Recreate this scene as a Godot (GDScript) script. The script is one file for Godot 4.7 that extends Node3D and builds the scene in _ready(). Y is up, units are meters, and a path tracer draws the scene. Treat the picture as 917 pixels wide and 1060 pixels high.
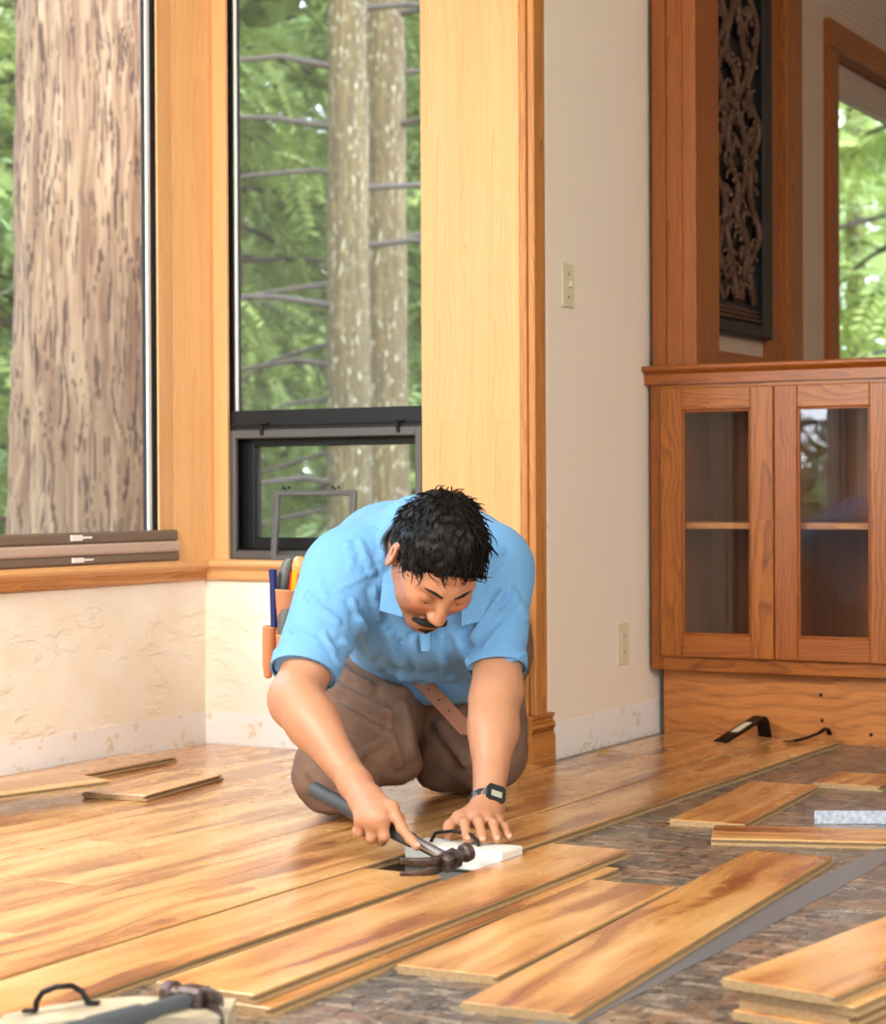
extends Node3D
# A living room being refloored: daylight from tall windows, a soft lamp on a stand, a kneeling installer.

const YAW := 29.284
const EYE := 0.68
var M := {}
var rng := RandomNumberGenerator.new()
var taken := {}

func _ready():
	rng.seed = 7
	setup_camera()
	setup_light()
	make_materials()
	build_floor()
	build_shell()
	build_cabinet()
	build_far_room()
	build_windows()
	build_outside()
	build_softbox()
	build_loose_planks()
	build_tools()
	build_person()
	build_pouch()
	build_small()

func setup_camera():
	var cam := Camera3D.new()
	cam.name = "camera"
	add_child(cam)
	cam.position = Vector3(0, EYE, 0)
	cam.basis = Basis(Vector3.UP, deg_to_rad(YAW)) * Basis(Vector3.RIGHT, deg_to_rad(-0.534)) * Basis(Vector3.BACK, deg_to_rad(-0.289))
	var at := CameraAttributesPhysical.new()
	at.frustum_focal_length = 48.057
	at.frustum_focus_distance = 4.05
	at.exposure_aperture = 3.7
	cam.attributes = at
	cam.fov = 2.0 * rad_to_deg(atan(530.0 / 2122.5))
	cam.near = 0.05
	cam.far = 300.0
	cam.current = true

func setup_light():
	var we := WorldEnvironment.new()
	we.name = "daylight"
	var e := Environment.new()
	e.background_mode = Environment.BG_SKY
	var sk := Sky.new()
	var sm := ProceduralSkyMaterial.new()
	sm.sky_top_color = Color(0.72, 0.83, 0.98)
	sm.sky_horizon_color = Color(0.96, 0.97, 1.0)
	sm.ground_horizon_color = Color(0.55, 0.58, 0.5)
	sm.ground_bottom_color = Color(0.25, 0.25, 0.2)
	sm.sky_energy_multiplier = 3.0
	sm.ground_energy_multiplier = 1.0
	sk.sky_material = sm
	e.sky = sk
	e.tonemap_mode = Environment.TONE_MAPPER_LINEAR
	e.tonemap_exposure = 1.0
	e.sdfgi_enabled = true
	e.ssao_enabled = true
	e.ssil_enabled = true
	we.environment = e
	add_child(we)
	var sun := DirectionalLight3D.new()
	sun.name = "sun"
	sun.light_color = Color(1.0, 0.95, 0.85)
	sun.light_energy = 0.9
	sun.light_angular_distance = 12.0
	sun.shadow_enabled = true
	sun.sky_mode = DirectionalLight3D.SKY_MODE_LIGHT_ONLY
	add_child(sun)
	sun.look_at_from_position(Vector3(6, 9, 7), Vector3.ZERO)

# ---------------------------------------------------------------- helpers
func numbered(n: String) -> String:
	if not taken.has(n):
		taken[n] = 0
		return n
	taken[n] += 1
	return "%s_%03d" % [n, taken[n]]

func mb() -> SurfaceTool:
	var st := SurfaceTool.new()
	st.begin(Mesh.PRIMITIVE_TRIANGLES)
	return st

func tag(o, label := "", category := "", group := "", kind := ""):
	if label != "": o.set_meta("label", label)
	if category != "": o.set_meta("category", category)
	if group != "": o.set_meta("group", group)
	if kind != "": o.set_meta("kind", kind)
	return o

func thing(called: String, label: String, category: String, at := Vector3.ZERO, turn := 0.0, group := "") -> Node3D:
	var o := Node3D.new()
	o.name = numbered(called)
	add_child(o, true)
	o.position = at
	o.rotation.y = turn
	tag(o, label, category, group)
	return o

func put(called: String, mesh: Mesh, mat, parent = self) -> MeshInstance3D:
	var o := MeshInstance3D.new()
	o.name = numbered(called) if parent == self else called
	o.mesh = mesh
	if mat != null: o.material_override = mat
	o.cast_shadow = GeometryInstance3D.SHADOW_CASTING_SETTING_ON
	parent.add_child(o, true)
	return o

func obj(called: String, st: SurfaceTool, mat, parent = self) -> MeshInstance3D:
	return put(called, st.commit(), mat, parent)

func struct(called: String, st: SurfaceTool, mat, label := "") -> MeshInstance3D:
	var o := obj(called, st, mat)
	tag(o, label, "", "", "structure")
	return o

func structure_node(called: String, label := "") -> Node3D:
	var o := Node3D.new()
	o.name = numbered(called)
	add_child(o, true)
	tag(o, label, "", "", "structure")
	return o

# convex face, turned outwards from c; uv in metres with v along the grain axis g
func poly(st: SurfaceTool, pts: Array, c: Vector3, g := 1, off := Vector2.ZERO):
	var p: Array = pts
	var n: Vector3 = (p[2] - p[0]).cross(p[1] - p[0])
	if n.length_squared() < 1e-16: return
	n = n.normalized()
	var mid := Vector3.ZERO
	for q in p: mid += q
	mid /= p.size()
	if n.dot(mid - c) < 0.0:
		p = pts.duplicate()
		p.reverse()
		n = -n
	var a := n.abs()
	var across := 0
	var along := g
	var free := []
	for i in 3:
		if i != g: free.append(i)
	if a[g] > a[free[0]] and a[g] > a[free[1]]:
		across = free[0]
		along = free[1]
	else:
		across = free[0] if a[free[0]] < a[free[1]] else free[1]
	for k in range(1, p.size() - 1):
		for q in [p[0], p[k], p[k + 1]]:
			st.set_normal(n)
			st.set_uv(Vector2(q[across], q[along]) + off)
			st.add_vertex(q)

func bx(st: SurfaceTool, lo: Vector3, hi: Vector3, g := 1, b := 0.0015, off := Vector2.INF):
	if off == Vector2.INF: off = Vector2(rng.randf() * 3.0, rng.randf() * 3.0)
	var c := (lo + hi) * 0.5
	var h := ((hi - lo) * 0.5).abs()
	b = minf(b, minf(h.x, minf(h.y, h.z)) * 0.9)
	for ax in 3:
		var j := (ax + 1) % 3
		var k := (ax + 2) % 3
		for s in [-1.0, 1.0]:
			var f := []
			for uv in [[-1.0, -1.0], [1.0, -1.0], [1.0, 1.0], [-1.0, 1.0]]:
				var p := Vector3.ZERO
				p[ax] = s * h[ax]
				p[j] = uv[0] * (h[j] - b)
				p[k] = uv[1] * (h[k] - b)
				f.append(c + p)
			poly(st, f, c, g, off)
	if b <= 0.0: return
	for ax in 3:
		var j := (ax + 1) % 3
		var k := (ax + 2) % 3
		for u in [-1.0, 1.0]:
			for v in [-1.0, 1.0]:
				var f := []
				for w in [[0, -1.0], [0, 1.0], [1, 1.0], [1, -1.0]]:
					var p := Vector3.ZERO
					p[ax] = w[1] * (h[ax] - b)
					p[j] = u * (h[j] if w[0] == 0 else h[j] - b)
					p[k] = v * (h[k] - b if w[0] == 0 else h[k])
					f.append(c + p)
				poly(st, f, c, g, off)
	for u in [-1.0, 1.0]:
		for v in [-1.0, 1.0]:
			for w in [-1.0, 1.0]:
				poly(st, [c + Vector3(u * h.x, v * (h.y - b), w * (h.z - b)), c + Vector3(u * (h.x - b), v * h.y, w * (h.z - b)), c + Vector3(u * (h.x - b), v * (h.y - b), w * h.z)], c, g, off)

func box(called: String, lo: Vector3, hi: Vector3, mat, parent = self, g := 1, b := 0.0015) -> MeshInstance3D:
	var st := mb()
	bx(st, lo, hi, g, b)
	return obj(called, st, mat, parent)

# outline in the plane (right, up) extruded along fwd by depth from origin; flat sides, capped
func prism(st: SurfaceTool, outline: PackedVector2Array, o: Vector3, right: Vector3, up: Vector3, fwd: Vector3, depth: float, uvoff := Vector2.ZERO):
	var pl := outline
	var hand := right.cross(up).dot(fwd)
	if Geometry2D.is_polygon_clockwise(pl):
		pl = outline.duplicate()
		pl.reverse()
	var n := pl.size()
	var run := 0.0
	for i in n:
		var a := pl[i]
		var b := pl[(i + 1) % n]
		var pa := o + right * a.x + up * a.y
		var pb := o + right * b.x + up * b.y
		var e := b - a
		var nn := (right * e.y - up * e.x).normalized()
		var l := e.length()
		var q := [pa, pb, pb + fwd * depth, pa + fwd * depth]
		var uv := [Vector2(run, 0), Vector2(run + l, 0), Vector2(run + l, depth), Vector2(run, depth)]
		run += l
		var gn: Vector3 = (q[2] - q[0]).cross(q[1] - q[0])
		var order := [0, 1, 2, 0, 2, 3]
		if gn.dot(nn) < 0: order = [0, 2, 1, 0, 3, 2]
		for k in order:
			st.set_normal(nn)
			st.set_uv(uv[k] + uvoff)
			st.add_vertex(q[k])
	var tri := Geometry2D.triangulate_polygon(pl)
	for s in [0, 1]:
		var nn: Vector3 = fwd.normalized() * (1.0 if s == 1 else -1.0)
		for t in range(0, tri.size(), 3):
			var q := []
			for k in 3:
				var v := pl[tri[t + k]]
				q.append(o + right * v.x + up * v.y + fwd * (depth if s == 1 else 0.0))
			var gn: Vector3 = (q[2] - q[0]).cross(q[1] - q[0])
			var order := [0, 1, 2] if gn.dot(nn) > 0 else [0, 2, 1]
			for k in order:
				st.set_normal(nn)
				var v := pl[tri[t + k]]
				st.set_uv(v + uvoff)
				st.add_vertex(q[k])

func tri_s(st: SurfaceTool, p: Array, n: Array, uv: Array):
	var gn: Vector3 = (p[2] - p[0]).cross(p[1] - p[0])
	var order := [0, 1, 2] if gn.dot(n[0] + n[1] + n[2]) > 0 else [0, 2, 1]
	for k in order:
		st.set_normal(n[k])
		st.set_uv(uv[k])
		st.add_vertex(p[k])

# round tube through points with radii; caps closed by flat fans
func tube(st: SurfaceTool, pts: Array, rad: Array, sides := 8, flat_n := Vector3.ZERO, flat_k := 1.0):
	var n := pts.size()
	var rings := []
	var norms := []
	var ref := Vector3.UP
	var run := [0.0]
	for i in range(1, n): run.append(run[i - 1] + (pts[i] - pts[i - 1]).length())
	var d0: Vector3 = (pts[1] - pts[0]).normalized()
	if absf(d0.dot(ref)) > 0.9: ref = Vector3.RIGHT
	if flat_n != Vector3.ZERO: ref = flat_n
	for i in n:
		var d: Vector3 = (pts[mini(i + 1, n - 1)] - pts[maxi(i - 1, 0)]).normalized()
		var x := ref - d * ref.dot(d)
		x = x.normalized() if x.length() > 1e-4 else d.cross(Vector3.FORWARD).normalized()
		ref = x
		var y := d.cross(x)
		var r := []
		var q := []
		var rr: float = rad[i] if i < rad.size() else rad[rad.size() - 1]
		for k in sides:
			var a := TAU * k / sides
			r.append(pts[i] + x * cos(a) * rr * flat_k + y * sin(a) * rr)
			q.append((x * cos(a) / flat_k + y * sin(a)).normalized())
		rings.append(r)
		norms.append(q)
	for i in n - 1:
		for k in sides:
			var k2 := (k + 1) % sides
			var u0 := float(k) / sides
			var u1 := float(k + 1) / sides
			tri_s(st, [rings[i][k], rings[i][k2], rings[i + 1][k2]], [norms[i][k], norms[i][k2], norms[i + 1][k2]], [Vector2(u0, run[i]), Vector2(u1, run[i]), Vector2(u1, run[i + 1])])
			tri_s(st, [rings[i][k], rings[i + 1][k2], rings[i + 1][k]], [norms[i][k], norms[i + 1][k2], norms[i + 1][k]], [Vector2(u0, run[i]), Vector2(u1, run[i + 1]), Vector2(u0, run[i + 1])])
	for e in [0, n - 1]:
		var d: Vector3 = (pts[1] - pts[0]).normalized() * -1.0 if e == 0 else (pts[n - 1] - pts[n - 2]).normalized()
		for k in sides:
			tri_s(st, [pts[e], rings[e][k], rings[e][(k + 1) % sides]], [d, d, d], [Vector2(0.5, 0.5), Vector2(0, 0), Vector2(1, 0)])

# profile of (radius, height) turned about axis from o
func lathe(st: SurfaceTool, prof: Array, o: Vector3, axis: Vector3, sides := 16):
	axis = axis.normalized()
	var x := axis.cross(Vector3(0.31, 0.77, 0.55)).normalized()
	var y := axis.cross(x)
	var n := prof.size()
	for i in n - 1:
		var a: Vector2 = prof[i]
		var b: Vector2 = prof[i + 1]
		var t := b - a
		if t.length() < 1e-7: continue
		var nn := Vector2(t.y, -t.x).normalized()
		for k in sides:
			var q := []
			var m := []
			for w in [[a, k], [a, k + 1], [b, k + 1], [b, k]]:
				var an: float = TAU * w[1] / sides
				var rd := x * cos(an) + y * sin(an)
				q.append(o + rd * w[0].x + axis * w[0].y)
				m.append(rd * nn.x + axis * nn.y)
			if a.x > 1e-6: tri_s(st, [q[0], q[1], q[2]], [m[0], m[1], m[2]], [Vector2(0, 0), Vector2(1, 0), Vector2(1, 1)])
			if b.x > 1e-6: tri_s(st, [q[0], q[2], q[3]], [m[0], m[2], m[3]], [Vector2(0, 0), Vector2(1, 1), Vector2(0, 1)])

func mat(col: Color, rough := 0.6, metal := 0.0) -> StandardMaterial3D:
	var m := StandardMaterial3D.new()
	m.albedo_color = col
	m.roughness = rough
	m.metallic = metal
	return m

func noise(freq: float, sd: int, oct := 3, kind := FastNoiseLite.TYPE_SIMPLEX_SMOOTH, fractal := FastNoiseLite.FRACTAL_FBM) -> FastNoiseLite:
	var n := FastNoiseLite.new()
	n.noise_type = kind
	n.seed = sd
	n.frequency = freq
	n.fractal_type = fractal
	n.fractal_octaves = oct
	return n

func to_tex(im: Image) -> ImageTexture:
	im.generate_mipmaps()
	return ImageTexture.create_from_image(im)

# grey image from a function of (x, y) in pixels
func rgb_image(w: int, h: int, f: Callable) -> Image:
	var d := PackedByteArray()
	d.resize(w * h * 3)
	var i := 0
	for y in h:
		for x in w:
			var c: Color = f.call(x, y)
			d[i] = int(clampf(c.r, 0, 1) * 255.0)
			d[i + 1] = int(clampf(c.g, 0, 1) * 255.0)
			d[i + 2] = int(clampf(c.b, 0, 1) * 255.0)
			i += 3
	return Image.create_from_data(w, h, false, Image.FORMAT_RGB8, d)

func noise_tex(freq: float, sd: int, c0: Color, c1: Color, size := 512, oct := 4, normal := false, bump := 2.0) -> NoiseTexture2D:
	var t := NoiseTexture2D.new()
	t.width = size
	t.height = size
	t.seamless = true
	t.noise = noise(freq, sd, oct)
	if normal:
		t.as_normal_map = true
		t.bump_strength = bump
	else:
		var g := Gradient.new()
		g.set_color(0, c0)
		g.set_color(1, c1)
		t.color_ramp = g
	return t
# ---------------------------------------------------------------- materials
func oak_image(sd: int, light: Color, dark: Color, contrast: float) -> Image:
	# 0.3 m across, 1.2 m along the grain
	var n1 := noise(1.0, sd, 2)
	var n2 := noise(1.0, sd + 9, 2)
	var x0 := 0.35 + 0.3 * fmod(sd * 0.37, 1.0)
	return rgb_image(256, 768, func(x, y):
		var u: float = x / 256.0
		var v: float = y / 768.0
		var wob: float = n1.get_noise_2d(u * 2.2, v * 3.5) * 0.16
		var dx: float = (u - x0) + wob * 0.5
		var r: float = sqrt(dx * dx * 1.0 + 0.006) * 20.0 + v * 2.6 + wob * 4.0
		var ring: float = r - floor(r)
		ring = pow(ring, 2.6) * (1.0 - smoothstep(0.9, 1.0, ring))
		var pore: float = n2.get_noise_2d(u * 130.0, v * 9.0)
		var t: float = ring * contrast * 0.6 + clampf(pore - 0.02, 0, 1) * contrast * 0.75 + n1.get_noise_2d(u * 5.0 + 7.0, v * 1.6) * 0.15
		return light.lerp(dark, clampf(t, 0, 1)))

func plank_atlas() -> Image:
	# six printed boards side by side, each 160 px across (0.16 m) and 1280 px long (1.28 m)
	var n1 := noise(1.0, 21, 3)
	var n2 := noise(1.0, 77, 2)
	var n3 := noise(1.0, 5, 2)
	var light := Color(0.90, 0.715, 0.475)
	var mid := Color(0.80, 0.575, 0.325)
	var deep := Color(0.58, 0.345, 0.165)
	var dark := Color(0.36, 0.19, 0.095)
	var ktab := []
	var kr := RandomNumberGenerator.new()
	kr.seed = 99
	for i in 6:
		ktab.append([[0.03 + kr.randf() * 0.1, 0.1 + kr.randf() * 0.45], [0.02 + kr.randf() * 0.12, 0.65 + kr.randf() * 0.5]])
	return rgb_image(6 * 96, 768, func(px, py):
		var b := int(px / 96)
		var x: float = (px % 96) / 96.0 * 0.16
		var y: float = py / 768.0 * 1.28
		var o := b * 13.7
		var wx: float = n1.get_noise_2d(x * 7.0 + o, y * 1.8) * 0.03
		var wy: float = n1.get_noise_2d(x * 6.0 + 50.0 + o, y * 1.6) * 0.12
		var pull := 0.0
		for k in ktab[b]:
			var ddx: float = (x - k[0] + wx * 0.6) / 0.02
			var ddy: float = (y - k[1] + wy * 0.5) / 0.085
			var q: float = sqrt(ddx * ddx + ddy * ddy)
			pull += exp(-q * 0.75) * (0.75 + 0.25 * sin(q * 7.5))
		var cloud: float = n2.get_noise_2d((x + wx) * 11.0 + o, (y + wy) * 1.15)
		var streak: float = n3.get_noise_2d((x + wx * 0.7) * 90.0 + o, y * 3.0)
		var fine: float = n3.get_noise_2d(x * 420.0 + o, y * 14.0 + 30.0)
		var t: float = 0.36 + cloud * 0.56 + streak * 0.09 + fine * 0.04 + pull * 0.40
		var c: Color
		if t < 0.4: c = light.lerp(mid, clampf(t / 0.4, 0, 1))
		elif t < 0.72: c = mid.lerp(deep, (t - 0.4) / 0.32)
		else: c = deep.lerp(dark, clampf((t - 0.72) / 0.5, 0, 1))
		return c)

func wood(im: Image, w: float, l: float, rough: float, tint := Color.WHITE) -> StandardMaterial3D:
	var m := mat(tint, rough)
	m.albedo_texture = to_tex(im)
	m.uv1_scale = Vector3(1.0 / w, 1.0 / l, 1)
	m.clearcoat_enabled = true
	m.clearcoat = 0.15
	m.clearcoat_roughness = 0.18
	return m

func make_materials():
	var oak_a := oak_image(3, Color(0.80, 0.545, 0.28), Color(0.46, 0.255, 0.095), 1.0)
	var oak_b := oak_image(8, Color(0.77, 0.50, 0.24), Color(0.43, 0.225, 0.08), 1.0)
	var pale := oak_image(14, Color(0.87, 0.665, 0.44), Color(0.69, 0.46, 0.245), 0.5)
	M.oak = wood(oak_a, 0.3, 1.2, 0.38, Color(0.79, 0.68, 0.42))
	M.oak_fine = wood(oak_b, 0.17, 1.0, 0.4, Color(0.80, 0.69, 0.44))
	M.oak_trim = wood(oak_a, 0.12, 1.4, 0.4)
	M.pale_oak = wood(pale, 0.16, 1.5, 0.42)
	M.oak_red = wood(oak_b, 0.14, 1.3, 0.4, Color(0.80, 0.69, 0.46))
	M.ply = wood(oak_image(31, Color(0.74, 0.47, 0.22), Color(0.46, 0.25, 0.10), 0.8), 0.7, 1.3, 0.5)
	M.print = mat(Color.WHITE, 0.3)
	M.print.albedo_texture = to_tex(plank_atlas())
	M.print.roughness_texture = noise_tex(0.02, 4, Color(0.75, 0.75, 0.75), Color(1, 1, 1), 256, 4)
	M.print.uv1_scale = Vector3(1, 1, 1)
	M.print.clearcoat_enabled = true
	M.print.clearcoat = 0.55
	M.print.clearcoat_roughness = 0.2
	M.core = mat(Color(0.70, 0.585, 0.43), 0.8)
	M.core.albedo_texture = noise_tex(0.08, 8, Color(0.86, 0.84, 0.8), Color(1, 1, 1), 256, 4)
	M.core.uv1_triplanar = true
	M.core.uv1_scale = Vector3(4, 4, 4)
	# walls
	M.cream = mat(Color(0.945, 0.915, 0.865), 0.9)
	M.cream.albedo_texture = noise_tex(0.02, 12, Color(0.965, 0.935, 0.885), Color(1, 1, 1), 512, 5)
	M.cream.uv1_triplanar = true
	M.cream.uv1_world_triplanar = true
	M.cream.uv1_scale = Vector3(0.5, 0.5, 0.5)
	M.cream.uv1_offset = Vector3(0.4, 0.4, 0.4)
	M.cream.heightmap_enabled = true
	M.cream.heightmap_texture = to_tex(trowel_image())
	M.cream.heightmap_scale = 0.38
	M.white_wall = mat(Color(0.915, 0.87, 0.805), 0.92)
	M.white_wall.normal_enabled = true
	M.white_wall.normal_texture = noise_tex(0.09, 6, Color.BLACK, Color.WHITE, 512, 3, true, 1.2)
	M.white_wall.normal_scale = 0.25
	M.white_wall.uv1_triplanar = true
	M.white_wall.uv1_world_triplanar = true
	M.white_wall.uv1_scale = Vector3(2, 2, 2)
	M.bare = mat(Color.WHITE, 0.95)
	M.bare.albedo_texture = to_tex(scraped_image(Color(0.92, 0.90, 0.88), Color(0.84, 0.77, 0.65), 5))
	M.bare.uv1_scale = Vector3(1.0, 4.0, 1)
	M.ceiling = mat(Color(0.88, 0.85, 0.80), 0.95)
	M.subfloor = mat(Color.WHITE, 0.42)
	M.subfloor.albedo_texture = to_tex(subfloor_image())
	M.subfloor.uv1_triplanar = true
	M.subfloor.uv1_world_triplanar = true
	M.subfloor.uv1_scale = Vector3(0.7, 0.7, 0.7)
	M.subfloor.roughness_texture = noise_tex(0.02, 41, Color(0.5, 0.5, 0.5), Color(1, 1, 1), 256, 4)
	# windows
	M.glass = mat(Color(1, 1, 1, 0.02), 0.0)
	M.glass.transparency = BaseMaterial3D.TRANSPARENCY_ALPHA
	M.glass.metallic_specular = 0.08
	M.black_metal = mat(Color(0.055, 0.052, 0.05), 0.45, 0.2)
	M.grey_frame = mat(Color(0.36, 0.35, 0.335), 0.45, 0.35)
	M.white_seal = mat(Color(0.88, 0.91, 0.92), 0.4)
	M.taupe = mat(Color(0.74, 0.65, 0.59), 0.55, 0.1)
	M.brown_metal = mat(Color(0.47, 0.40, 0.345), 0.5, 0.2)
	M.plastic_white = mat(Color(0.9, 0.89, 0.86), 0.4)
	M.plate = mat(Color(0.86, 0.82, 0.71), 0.4)
	M.slot = mat(Color(0.08, 0.07, 0.06), 0.7)
	M.brass = mat(Color(0.6, 0.5, 0.32), 0.35, 0.8)
	M.cab_glass = mat(Color(0.35, 0.34, 0.32, 0.05), 0.0)
	M.cab_glass.transparency = BaseMaterial3D.TRANSPARENCY_ALPHA
	M.paper = mat(Color.WHITE, 0.9)
	M.paper.albedo_texture = to_tex(rgb_image(128, 4, func(x, y):
		var s: float = 0.5 + 0.5 * sin(x / 128.0 * TAU * 6.0) * sin(x / 128.0 * TAU * 17.0)
		return Color(0.80, 0.70, 0.62).lerp(Color(0.68, 0.58, 0.50), s)))
	M.paper.uv1_scale = Vector3(4.0, 1, 1)
	M.carved = mat(Color(0.34, 0.23, 0.165), 0.55)
	M.carved_frame = mat(Color(0.035, 0.03, 0.03), 0.4)
	M.steel_dark = mat(Color(0.10, 0.095, 0.095), 0.38, 0.6)
	M.steel = mat(Color(0.62, 0.61, 0.60), 0.32, 0.9)
	M.steel_worn = mat(Color.WHITE, 0.42, 0.55)
	M.steel_worn.albedo_texture = noise_tex(0.03, 61, Color(0.16, 0.11, 0.10), Color(0.52, 0.46, 0.44), 256, 5)
	M.steel_worn.uv1_triplanar = true
	M.steel_worn.uv1_scale = Vector3(7, 7, 7)
	M.galvanised = mat(Color.WHITE, 0.5, 0.25)
	M.galvanised.albedo_texture = noise_tex(0.05, 33, Color(0.55, 0.60, 0.66), Color(0.82, 0.85, 0.89), 256, 4)
	M.galvanised.uv1_triplanar = true
	M.galvanised.uv1_scale = Vector3(5, 5, 5)
	M.grip = mat(Color(0.085, 0.095, 0.105), 0.55)
	M.grip_rubber = mat(Color(0.23, 0.25, 0.265), 0.5)
	M.grip_grey = mat(Color(0.30, 0.33, 0.35), 0.45)
	M.nylon = mat(Color(0.88, 0.89, 0.86), 0.4)
	M.nylon.subsurf_scatter_enabled = true
	M.nylon.subsurf_scatter_strength = 0.2
	M.cream_paint = mat(Color.WHITE, 0.5)
	M.cream_paint.albedo_texture = noise_tex(0.018, 91, Color(0.62, 0.56, 0.46), Color(0.84, 0.81, 0.71), 256, 5)
	M.cream_paint.uv1_triplanar = true
	M.cream_paint.uv1_scale = Vector3(2.5, 2.5, 2.5)
	M.leather = mat(Color(0.76, 0.49, 0.32), 0.6)
	M.leather_edge = mat(Color(0.85, 0.62, 0.42), 0.8)
	M.belt = mat(Color.WHITE, 0.85)
	M.belt.albedo_texture = noise_tex(0.12, 51, Color(0.42, 0.26, 0.18), Color(0.74, 0.52, 0.40), 256, 3)
	M.belt.uv1_triplanar = true
	M.belt.uv1_scale = Vector3(9, 9, 9)
	M.blue_plastic = mat(Color(0.07, 0.12, 0.36), 0.35)
	M.amber = mat(Color(0.95, 0.65, 0.03), 0.25)
	M.clear_amber = mat(Color(0.86, 0.62, 0.36), 0.2)
	M.red_plastic = mat(Color(0.75, 0.10, 0.12), 0.3)
	M.grey_metal = mat(Color(0.42, 0.42, 0.40), 0.4, 0.5)
	M.tape = mat(Color(0.40, 0.41, 0.42), 0.3)
	M.lcd = mat(Color(0.62, 0.64, 0.56), 0.25)
	M.membrane = mat(Color(0.05, 0.045, 0.045), 0.22)
	M.splinter = mat(Color(0.75, 0.60, 0.42), 0.9)

func trowel_image() -> Image:
	var n1 := noise(0.018, 3, 3)
	var n2 := noise(0.06, 31, 2, FastNoiseLite.TYPE_SIMPLEX_SMOOTH, FastNoiseLite.FRACTAL_RIDGED)
	var n3 := noise(0.008, 13, 2)
	return rgb_image(1024, 1024, func(x, y):
		var a: float = n1.get_noise_2d(x * 0.8, y * 2.2)
		var step_: float = smoothstep(0.08, 0.11, a) * 0.35 + smoothstep(-0.2, -0.17, a) * 0.3
		var scr: float = clampf(n2.get_noise_2d(x * 0.35 + y * 0.25, y * 1.5) - 0.5, 0, 1) * 0.9
		var msk: float = smoothstep(-0.1, 0.3, n3.get_noise_2d(x, y))
		var v: float = 0.35 + (step_ - 0.2) * msk + scr * 0.3 * msk
		return Color(v, v, v))

func scraped_image(base: Color, bare_c: Color, sd: int) -> Image:
	var n1 := noise(0.02, sd, 4)
	var n2 := noise(0.11, sd + 3, 3)
	var n3 := noise(0.35, sd + 5, 2)
	return rgb_image(512, 128, func(x, y):
		var a: float = n1.get_noise_2d(x, y * 1.5) + n2.get_noise_2d(x, y) * 0.35
		var c := base.lerp(bare_c, 0.7 * smoothstep(0.44, 0.52, a))
		var crumbs: float = n3.get_noise_2d(x, y) + n2.get_noise_2d(x + 90, y) * 0.6
		return c.lerp(bare_c * 0.55, 0.75 * smoothstep(0.45, 0.6, crumbs - 0.9 * (1.0 - smoothstep(104.0, 126.0, float(y))))))

func subfloor_image() -> Image:
	var n1 := noise(0.006, 71, 4)
	var n2 := noise(0.03, 72, 4)
	var n3 := noise(0.12, 73, 3)
	var n4 := noise(0.02, 74, 3, FastNoiseLite.TYPE_SIMPLEX_SMOOTH, FastNoiseLite.FRACTAL_RIDGED)
	return rgb_image(1024, 1024, func(x, y):
		var a: float = n1.get_noise_2d(x, y)
		var c := Color(0.36, 0.335, 0.31).lerp(Color(0.49, 0.39, 0.31), smoothstep(-0.25, 0.3, a + 0.4 * n2.get_noise_2d(x, y)))
		c = c.lerp(Color(0.20, 0.19, 0.185), 0.7 * smoothstep(0.1, 0.4, n2.get_noise_2d(x * 1.7 + 400, y * 0.6)))
		var scr: float = n4.get_noise_2d(x * 0.45 + y * 0.1, y * 1.5 + 300)
		var dust: float = smoothstep(0.05, 0.5, n2.get_noise_2d(x * 0.5 + 900, y * 1.4) + 0.5 * n3.get_noise_2d(x, y * 1.6)) * 0.55
		dust += 0.65 * smoothstep(0.72, 0.9, scr) * smoothstep(-0.1, 0.25, n1.get_noise_2d(x + 300, y + 80))
		dust += 0.7 * smoothstep(0.45, 0.55, n3.get_noise_2d(x * 1.5 + 77, y * 1.5))
		return c.lerp(Color(0.78, 0.72, 0.63), clampf(dust, 0, 0.9)))
# ---------------------------------------------------------------- floor
const PW := 0.16
const PT := 0.013
const SUB := -0.013

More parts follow.
